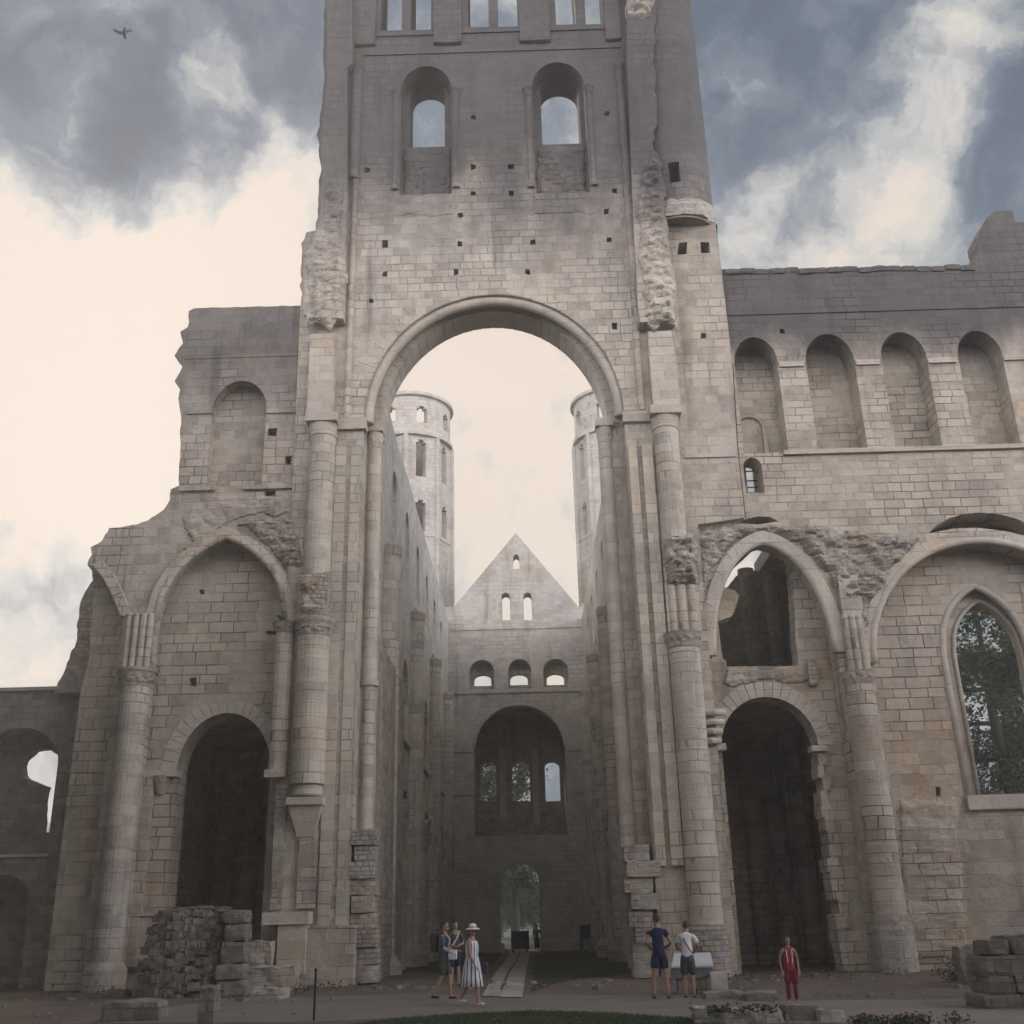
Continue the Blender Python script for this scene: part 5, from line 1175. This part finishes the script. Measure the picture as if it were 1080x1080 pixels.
def hat(hp, h, root, mat):
    mb = MB(); mb.lathe(0, 0, [(-.028, .112 * h), (-.022, .114 * h), (.006, .062 * h), (.02, .054 * h), (.045 * h, .048 * h), (.058 * h, .036 * h), (.06 * h, .0)], 24, lambda a, z: 1 + (.05 * math.sin(2 * a) if z < .01 else 0))
    c = hp(0, -.004, .030); mb.v = [tuple(c + Vector(v)) for v in mb.v]; return mb.build('hat', mat, root, True)
ht = hat(hp, h, root, STRAW)
mb = MB(); mb.lathe(0, 0, [(.016, .0575 * h), (.034, .0555 * h)], 24); c = hp(0, -.004, .030); mb.v = [tuple(c + Vector(v)) for v in mb.v]; o = mb.build('hat_band', GREY, ht)
shoes(V, J, WHITE, root, h)
skin_obj('ponytail', [(hp(0, -.05, 0), .028 * h), (hp(0, -.065, -.05), .026 * h), (hp(.01, -.06, -.085), .016 * h)], [(0, 1), (1, 2)], HB, root)
c = V[J['wrl']][0] + Vector((-.03, .02, -.10)); mb = MB(); mb.block((0, 0, 0), (.12, .34, .24), 0, .012, 5, 3., .4); mb.v = [tuple(Vector(v) + c) for v in mb.v]; bag = mb.build('bag_body', LEATHER, None); 
def adopt(name, label, cat, objs, root):
    """a carried thing: top-level, standing where its bearer holds it"""
    t = thing(name, label, cat, (0, 0, 0)); t.location = root.location; t.rotation_euler = root.rotation_euler; BASE[t.name] = Vector((0, 0, 0))
    for o in objs: o.parent = t
    return t
strap = MB().tube([c + Vector((0, -.10, .10)), c + Vector((.02, -.03, .24)), c + Vector((.02, .03, .24)), c + Vector((0, .10, .10))], .012, 6).build('handle', LEATHER, None)
adopt('handbag', 'dark handbag held by the woman in the striped dress', 'bag', [bag, strap], root)
# man in blue shirt at the left of her, with a light bag at his side
ps = pose(kneel=(-.05, .07, .285), ankl=(-.055, .08, .042), kneer=(.05, -.02, .28), ankr=(.055, -.14, .06), ell=(-.15, .03, .64), elr=(.14, .04, .64), wrl=(-.10, .14, .62), wrr=(.13, .12, .60), turn=-.3)
root, V, J, T, hp, h = person('man in blue shirt and dark shorts walking behind the woman with the hat', 468, 1054, math.radians(-100), 1.76, ps, HB, bulk=1.08)
shirt(V, J, BLUE, root, h, .018); shorts(V, J, GREY, root, h, .02, .95); shoes(V, J, LEATHER, root, h)
c = Vector((.0, -.23, .72 * h)); mb = MB(); mb.block((0, 0, 0), (.30, .16, .46), 0, .015, 5, 5., .5); mb.v = [tuple(Vector(v) + c) for v in mb.v]; b1 = mb.build('pack_body', LEATHER, None)
s1 = MB().tube([c + Vector((-.10, .06, .18)), Vector((-.10, .02, .845 * h)), Vector((-.11, .13, .76 * h)), Vector((-.11, .06, .62 * h))], .016, 6).build('strap', WHITE, None)
s2 = MB().tube([c + Vector((.10, .06, .18)), Vector((.10, .02, .845 * h)), Vector((.11, .13, .76 * h)), Vector((.11, .06, .62 * h))], .016, 6).build('strap', LEATHER, None)
adopt('backpack', 'dark backpack worn by the man in the blue shirt', 'backpack', [b1, s1, s2], root)
c = Vector((.05, .24, .56 * h)); mb = MB(); mb.block((0, 0, 0), (.12, .2, .22), 0, .012, 4, 6., .5); mb.v = [tuple(Vector(v) + c) for v in mb.v]; b2 = mb.build('pouch', WHITE, None)
s3 = MB().tube([c + Vector((0, -.02, .10)), Vector((.10, .07, .66 * h)), Vector((.12, .12, .60 * h))], .01, 6).build('strap', WHITE, None)
adopt('waist_bag', 'small pale bag held in front by the man in the blue shirt', 'bag', [b2, s3], root)
# man behind, further into the nave
ps = pose(turn=.2, ell=(-.14, .02, .65), wrl=(-.06, .12, .63), elr=(.14, .02, .65), wrr=(.05, .12, .62))
root, V, J, T, hp, h = person('person in dark clothes with a pale strap standing behind the man in blue', 480, 1040, math.radians(-165), 1.74, ps, HB)
shirt(V, J, GREY, root, h, .018); shorts(V, J, NAVY, root, h, .018, .98); shoes(V, J, LEATHER, root, h)
MB().tube([T(-.08, -.06, .80), T(-.07, .02, .845), T(-.02, .085, .74), T(.07, .08, .60)], .018, 6).build('strap', WHITE, root)
# two visitors at the information board, seen from behind
ps = pose(kneel=(-.075, .0, .275), kneer=(.075, .0, .275), ankl=(-.095, -.005, .042), ankr=(.09, -.005, .042), ell=(-.165, -.03, .66), wrl=(-.10, .06, .60), elr=(.165, -.03, .65), wrr=(.095, .05, .585))
root, V, J, T, hp, h = person('man in navy T shirt and navy shorts seen from behind, hands on hips', 698, 1053.5, math.radians(4), 1.80, ps, HBr, bulk=1.12)
shirt(V, J, NAVY, root, h, .022, .55); shorts(V, J, NAVY, root, h, .024, .72); shoes(V, J, LEATHER, root, h)
ps = pose(lean=.30, ell=(-.15, .07, .66), wrl=(-.10, .17, .60), elr=(.15, .07, .66), wrr=(.10, .17, .60))
root, V, J, T, hp, h = person('person in white shirt and grey trousers bending over the information board', 728, 1052.5, math.radians(-14), 1.66, ps, HBr, head_tilt=.45, bulk=1.12)
shirt(V, J, WHITE, root, h, .022, .8); shorts(V, J, GREY, root, h, .022, 1.0, 'trousers'); shoes(V, J, LEATHER, root, h)
MB().tube([T(-.05, .07, .74), T(-.055, .0, .845), T(-.02, -.085, .73), T(.06, -.09, .60), T(.09, -.02, .56)], .014, 6).build('strap', GREY, root)
# child in red in front of the right doorway
ps = pose(turn=.1, ell=(-.14, -.03, .64), wrl=(-.13, .03, .50), elr=(.14, -.03, .64), wrr=(.13, .03, .50))
root, V, J, T, hp, h = person('child in red top with white stripes and dark red trousers by the right doorway', 837, 1059, math.radians(178), 1.30, ps, HB, bulk=1.04)
shirt(V, J, RED, root, h, .028, .0); shorts(V, J, DRED, root, h, .016, 1.0, 'shorts'); shoes(V, J, LEATHER, root, h)
tr_ = []
for sd in 'lr':
    tr_ += [(V[J['th' + sd]][0], .046 * h), (V[J['knee' + sd]][0], .040 * h), ((V[J['knee' + sd]][0] + V[J['ank' + sd]][0]) / 2, .036 * h), (V[J['ank' + sd]][0] + Vector((0, 0, .02)), .032 * h)]
skin_obj('trouser_leg', tr_[:4], [(0, 1), (1, 2), (2, 3)], DRED, root); skin_obj('trouser_leg', tr_[4:], [(0, 1), (1, 2), (2, 3)], DRED, root)
for s_ in (-1, 1): MB().tube([T(s_ * .045, .078, .80), T(s_ * .043, .102, .72), T(s_ * .038, .098, .60)], .009, 6).build('stripe', WHITE, root)
cap_mesh('long_hair', hp(0, -.012, -.015), (.054 * h, .05 * h, .085 * h), HB, root, -.9, 1.1, .08)
# someone far off by the west door
ps = pose(turn=.3)
root, V, J, T, hp, h = person('distant person in dark clothes standing beside the west doorway', P(566.5, 990, 75.) * 1.0, 0, math.radians(170), 1.72, ps, HB)
root.location.z = zg(root.location.x, 75.)
shirt(V, J, GREY, root, h, .02); shorts(V, J, NAVY, root, h, .02, 1.6, 'trousers')

# ================================================================== birds
BK = plain('dark_feathers', (.02, .02, .025), (.03, .03, .035), 20., .6)
d = ray(128, 34); bp = EYE + d * 52
bird = thing('bird', 'dark bird gliding high against the clouds at the upper left', 'bird', bp)
ux = CR; uz = CU; s_ = 52 / FPX
def bpt(x, y, dep=0.): return bp + ux * ((x - 128) * s_) - uz * ((y - 34) * s_) + CF * dep
BASE[bird.name] = bp
def ell(mb, pts, r): mb.tube(pts, r, 8)
mb = MB(); mb.tube([bpt(132.5, 30.6, -.12), bpt(131.2, 32.4, -.05), bpt(130.4, 34.4, 0), bpt(130.4, 36.6, .1), bpt(130.8, 38.6, .16)], [.02, .055, .085, .06, .02], 8)
def wing(pts, t=.02):
    top = [p + CU * t for p in pts]; n_ = len(pts); mb.add(list(pts) + top, [tuple(range(n_)), tuple(range(n_, 2 * n_))[::-1]] + [(i, (i + 1) % n_, (i + 1) % n_ + n_, i + n_) for i in range(n_)])
wing([bpt(130.5, 33.6), bpt(127, 34.2, -.1), bpt(124.5, 33.8, -.2), bpt(122.2, 34.2, -.3), bpt(124, 36, -.2), bpt(127, 36.8, -.05), bpt(130.3, 36)])
wing([bpt(130.8, 33), bpt(132.5, 31.4, .12), bpt(134.9, 28.9, .3), bpt(135.2, 30.2, .3), bpt(133.6, 32.6, .15), bpt(131.2, 35)])
wing([bpt(129.6, 36), bpt(131, 36), bpt(131.9, 39, .1), bpt(130.4, 38.4, .1), bpt(129.2, 38.8, .1)])
mb.build('body', BK, bird)
p = P(297, 656, W - .3); bird2 = thing('bird', 'small dark bird perched on the narrow capital beside the blind pointed arch', 'bird', p)
mb = MB(); mb.tube([p + Vector((-.16, -.03, .22)), p + Vector((-.10, -.02, .19)), p + Vector((0, 0, .12)), p + Vector((.12, .02, .04)), p + Vector((.24, .04, -.03))], [.02, .055, .085, .06, .015], 8)
mb.tube([p + Vector((-.16, -.03, .22)), p + Vector((-.22, -.04, .205))], [.02, .004], 6)
for q in (-.02, .02): mb.tube([p + Vector((0, q, .08)), p + Vector((.0, q, -.02))], .008, 5)
mb.build('body', BK, bird2)

# ================================================================== trees
M['leaf'] = leafmat('tree_leaves', (.030, .052, .018), (.062, .085, .030)); M['bark'] = plain('bark', (.06, .05, .04), (.04, .033, .027), 6., .95, .8, .05)
def tree(label, x, y, hgt, cr, zlow, n_, ls, seed, group=None, clumps=60):
    rd = random.Random(seed); z0 = zg(x, y); root = thing('tree', label, 'tree', (x, y, z0), group)
    mb = MB(); mb.tube([(x, y, z0 - .3), (x + .1, y, z0 + hgt * .25), (x - .15, y + .1, z0 + hgt * .55), (x, y, z0 + hgt * .9)], [hgt * .022, hgt * .017, hgt * .011, hgt * .003], 10)
    tips = []
    for q in range(26):
        t = rd.uniform(.16, .88); a = rd.uniform(0, 2 * PI); zb = z0 + hgt * t; ln = cr * (1.05 - .55 * abs(t - .45) * 1.6) * rd.uniform(.7, 1.05)
        e = Vector((x + ln * math.cos(a), y + ln * math.sin(a), zb + ln * rd.uniform(.05, .5))); m_ = Vector((x, y, zb)).lerp(e, .5) + Vector((0, 0, -.15 * ln * rd.random()))
        mb.tube([(x, y, zb), m_, e], [hgt * .006, hgt * .004, hgt * .0015], 6); tips += [e, m_, m_.lerp(e, .5)]
    mb.build('trunk', 'bark', root)
    cl = [(p + Vector((rd.gauss(0, .35), rd.gauss(0, .35), rd.gauss(0, .3))) * 1., rd.uniform(.12, .26) * cr) for p in tips for _ in range(2)]
    for _ in range(clumps):
        t = rd.random(); zz = zlow + (hgt - zlow) * t; rr = cr * math.sqrt(max(0, 1 - (2 * t - .9) ** 2 / 1.25)) * math.sqrt(rd.random()); a = rd.uniform(0, 2 * PI)
        cl.append((Vector((x + rr * math.cos(a), y + rr * math.sin(a), z0 + zz)), rd.uniform(.12, .24) * cr))
    vs = []; fs = []
    for q in range(n_):
        c, r = cl[rd.randrange(len(cl))]; v = Vector((rd.gauss(0, 1), rd.gauss(0, 1), rd.gauss(0, .75))); v = v.normalized() * r * rd.random() ** .45
        p = c + v
        if p.z < z0 + zlow: continue
        u = Vector((rd.gauss(0, 1), rd.gauss(0, 1), rd.gauss(0, .6))).normalized(); w = u.cross(Vector((rd.gauss(0, 1), rd.gauss(0, 1), rd.gauss(0, 1)))).normalized()
        s_ = ls * rd.uniform(.6, 1.3); i = len(vs); vs += [p, p + u * s_ * .5 + w * s_ * .32, p + u * s_, p + u * s_ * .5 - w * s_ * .32]; fs.append((i, i + 1, i + 2, i + 3))
    MB().add(vs, fs).build('crown', 'leaf', root, False, False)
    return root
TY = 58.
p = P(1050, 750, TY); tree('tall dark tree seen through the pointed window of the right wall', p.x, TY, 21.5, 5.6, 3.0, 62000, .23, 3, None, 170)
p = P(1128, 750, TY + 3); tree('second dark tree further right behind the pointed window', p.x, TY + 3, 20., 5.6, 3.0, 30000, .26, 4, None, 150)
p = P(540, 830, 104); tree('leafy tree beyond the west doorway, filling the middle window of the church front', p.x, 104, 19.5, 3.5, 3.6, 9000, .30, 5)
p = P(509, 830, 100); tree('leafy tree beyond the left window of the church front', p.x, 100, 18.2, 2.9, 3.4, 7500, .28, 6)
p = P(563, 950, 120); tree('broad low tree in the park beyond the west doorway', p.x, 120, 12., 6., 1.6, 16000, .32, 7, None, 200)
p = P(528, 950, 132); tree('low spreading tree left of the view through the west doorway', p.x, 132, 11., 5., .8, 12000, .35, 8, None, 150)
mb = MB(); rd = random.Random(77); vs = []; fs = []
for q in range(16000):
    x = rd.uniform(-45, 45); hh = 6 + 2.5 * noise.noise(Vector((x * .12, 0, 3))) + 1.2 * noise.noise(Vector((x * .5, 0, 8))); z = hh * rd.random() ** .8; y = 190 + rd.uniform(-4, 4)
    u = Vector((rd.gauss(0, 1), rd.gauss(0, 1), rd.gauss(0, .6))).normalized() * rd.uniform(.4, .9); w = u.cross(Vector((rd.gauss(0, 1), rd.gauss(0, 1), rd.gauss(0, 1)))).normalized() * .3
    i = len(vs); p = Vector((x, y, z)); vs += [p, p + u * .5 + w, p + u, p + u * .5 - w]; fs.append((i, i + 1, i + 2, i + 3))
tag(mb.add(vs, fs).build('distant_wood', 'leaf', None, False, False), kind='stuff')
# trees added out of view around the viewer to shade the lower walls
for q, (x, y, hh, cr, zl_) in enumerate(((-27, 21, 27, 9, 2), (-17, 3, 27, 10, 4), (0, -2.5, 31, 11.5, 12), (25, -4, 26, 9.5, 4), (-25.3, 27.5, 24, 7.5, 1), (27, 22, 10.5, 5., .6), (-9, -19, 25, 10, 2), (9, -20, 25, 10, 2))):
    tree(('broad shade tree added out of view, left of the viewer near the ruin', 'tall shade tree added out of view, left of the viewer', 'tallest shade tree, a canopy added out of view over the viewer', 'tall shade tree added out of view, right of the viewer', 'rounded shade tree added out of view beside the left chapel wall', 'small shade tree added out of view, right of the ruin wall', 'shade tree added out of view, far behind the viewer to the left', 'shade tree added out of view, far behind the viewer to the right')[q], x, y, hh, cr, zl_, 13000, .8, 20 + q)

# unseen woods added around the viewer, keeping low sky light off the walls
def wood(name, p0, p1, h0, n_, ls, seed):
    rd = random.Random(seed); vs = []; fs = []; p0, p1 = Vector((*p0, 0)), Vector((*p1, 0))
    for q in range(n_):
        c = p0.lerp(p1, rd.random()); hh = h0 * (.8 + .3 * noise.noise(c * .07) + .2 * noise.noise(c * .3)); z = hh * rd.random() ** .85
        p = c + Vector((rd.uniform(-3, 3), rd.uniform(-3, 3), z)); u = Vector((rd.gauss(0, 1), rd.gauss(0, 1), rd.gauss(0, .7))).normalized() * ls * rd.uniform(.6, 1.3); w = u.cross(Vector((rd.gauss(0, 1), rd.gauss(0, 1), rd.gauss(0, 1)))).normalized() * ls * .4
        i = len(vs); vs += [p, p + u * .5 + w, p + u, p + u * .5 - w]; fs.append((i, i + 1, i + 2, i + 3))
    return tag(MB().add(vs, fs).build(name, 'leaf', None, False, False), kind='stuff')
wood('added_shade_wood', (-75, -42), (75, -42), 17, 9000, 1.5, 91)
wood('added_shade_wood', (-52, -42), (-45, 32), 16, 5000, 1.5, 92)
wood('added_shade_wood', (52, -42), (50, 20), 15, 5000, 1.5, 93)

# ================================================================== sky, sun, render settings
world = bpy.data.worlds.new('World'); scene.world = world; world.use_nodes = True
k = NT(world.node_tree); bg = k.n['Background']; SKYS = .10; bg.inputs[1].default_value = SKYS
sd = ray(150, 300); sel = math.asin(sd.z); saz = math.atan2(sd.x, sd.y)
sky = k.new('ShaderNodeTexSky', sky_type='NISHITA', sun_disc=False, sun_elevation=sel, sun_rotation=saz)
tc = k.new('ShaderNodeTexCoord'); dirv = tc.outputs['Generated']
nA = k.noise(dirv, 3.2, 6, .58); nB = k.new('ShaderNodeTexNoise'); k.put(nB.inputs['Vector'], dirv); nB.inputs['Scale'].default_value = 5.5; nB.inputs['Detail'].default_value = 7; nB.inputs['Roughness'].default_value = .62
wv = k.vmath('ADD', dirv, k.vmath('SCALE', k.vmath('SUBTRACT', nB.outputs['Color'], (.5, .5, .5)), sc=.17)); wv = k.vmath('NORMALIZE', wv)
nF = k.noise(wv, 9., 6, .6); nG = k.noise(wv, 24., 6, .6)
nH = k.noise(k.vmath('ADD', wv, (3.1, 1.7, .4)), 7., 6, .62); BASEM = .36; BACK = 19.; SKYK = .425
m_ = k.math('ADD', BASEM, k.math('MULTIPLY', k.math('SUBTRACT', nA, .5), .55)); m_ = k.math('ADD', m_, k.math('MULTIPLY', k.math('SUBTRACT', nF, .5), 1.15)); m_ = k.math('ADD', m_, k.math('MULTIPLY', k.math('SUBTRACT', nG, .5), .6))
for (x, y, ri, ro, am) in ((140, 340, 120, 300, .85), (-80, 330, 60, 280, .4), (20, 600, 60, 300, .38), (285, 200, 30, 130, .25), (205, 62, 6, 60, .5), (55, 45, 5, 70, .32), (520, 500, 130, 340, .80),
                           (1010, 60, 8, 90, .17), (965, 130, 8, 90, .19), (905, 210, 12, 130, .17), (820, 270, 30, 190, .26), (1000, 270, 20, 140, .18),
                           (40, 120, 20, 120, -.66), (170, 125, 25, 105, -.64), (310, 30, 30, 160, -.25), (-20, 20, 30, 160, -.2), (800, 80, 40, 200, -.26), (1085, 160, 15, 90, -.22), (615, 560, 10, 60, -.12)):
    c = ray(x, y); dd = k.vmath('DOT_PRODUCT', wv, tuple(c)); m_ = k.math('ADD', m_, k.ramp(dd, math.cos(ro / FPX), math.cos(ri / FPX), 0., am))
m_ = k.math('ADD', m_, k.math('MULTIPLY', k.math('SUBTRACT', k.math('ABSOLUTE', k.math('SUBTRACT', nH, .5)), .07), 2.2))
cr = k.new('ShaderNodeValToRGB'); k.put(cr.inputs[0], k.math('DIVIDE', k.math('ADD', m_, .4), 1.4)); els = cr.color_ramp.elements
rp = lambda v: (v + .4) / 1.4
els[0].position = rp(.05); els[0].color = (.115, .155, .22, 1); els[1].position = 1.0; els[1].color = (.945, .81, .705, 1)
for pos_, c in ((-.3, (.085, .118, .175, 1)), (.32, (.205, .25, .315, 1)), (.52, (.40, .425, .45, 1)), (.70, (.63, .63, .62, 1)), (.86, (.80, .745, .69, 1))):
    e = els.new(rp(pos_)); e.color = c
# added fill light: unseen sky boosted behind the viewer and at the right
sx = k.new('ShaderNodeSeparateXYZ'); k.put(sx.inputs[0], dirv)
g_ = k.math('MULTIPLY', k.ramp(sx.outputs[2], .2, .78, 1., 0.), k.ramp(sx.outputs[1], -.45, .05, 1., 0.))
side = k.ramp(k.vmath('DOT_PRODUCT', dirv, (.82, .08, .57)), .80, .98, 0., 11.)
back = k.math('ADD', k.math('ADD', 1., k.math('MULTIPLY', g_, BACK)), side)
cl = k.vmath('SCALE', k.mix(k.ramp(k.vmath('DOT_PRODUCT', dirv, (0, -1, .25)), -.1, .5), cr.outputs[0], k.mix(1., cr.outputs[0], (1.10, .935, .845), 'MULTIPLY')), sc=k.math('MULTIPLY', back, SKYK / SKYS))
k.put(bg.inputs[0], k.mix(.985, sky.outputs[0], cl))
sl = bpy.data.lights.new('sun', 'SUN'); sl.energy = 1.3; sl.angle = math.radians(12); sl.color = (1, .93, .84)
so = bpy.data.objects.new('sun', sl); COL.objects.link(so); so.rotation_euler = (-sd).to_track_quat('-Z', 'Y').to_euler()
vs_ = scene.view_settings; vs_.view_transform = 'Standard'; vs_.look = 'None'; vs_.exposure = 1.02; vs_.gamma = 1
scene.render.engine = 'CYCLES'; cy = scene.cycles; cy.use_denoising = True; cy.max_bounces = 7; cy.diffuse_bounces = 5; cy.volume_bounces = 1; cy.transparent_max_bounces = 6
cy.sample_clamp_indirect = 4.0

m, k, bs = new_mat('haze_air'); m.node_tree.nodes.remove(bs)
pv = k.new('ShaderNodeVolumePrincipled'); pv.inputs['Color'].default_value = (1, .95, .90, 1); pv.inputs['Density'].default_value = .0014; pv.inputs['Anisotropy'].default_value = .5
k.l.new(pv.outputs[0], k.n['Material Output'].inputs['Volume'])
M['haze'] = m; tag(MB().box(-60, 60, -30, 150, -1.8, 52).build('haze', 'haze'), kind='stuff')
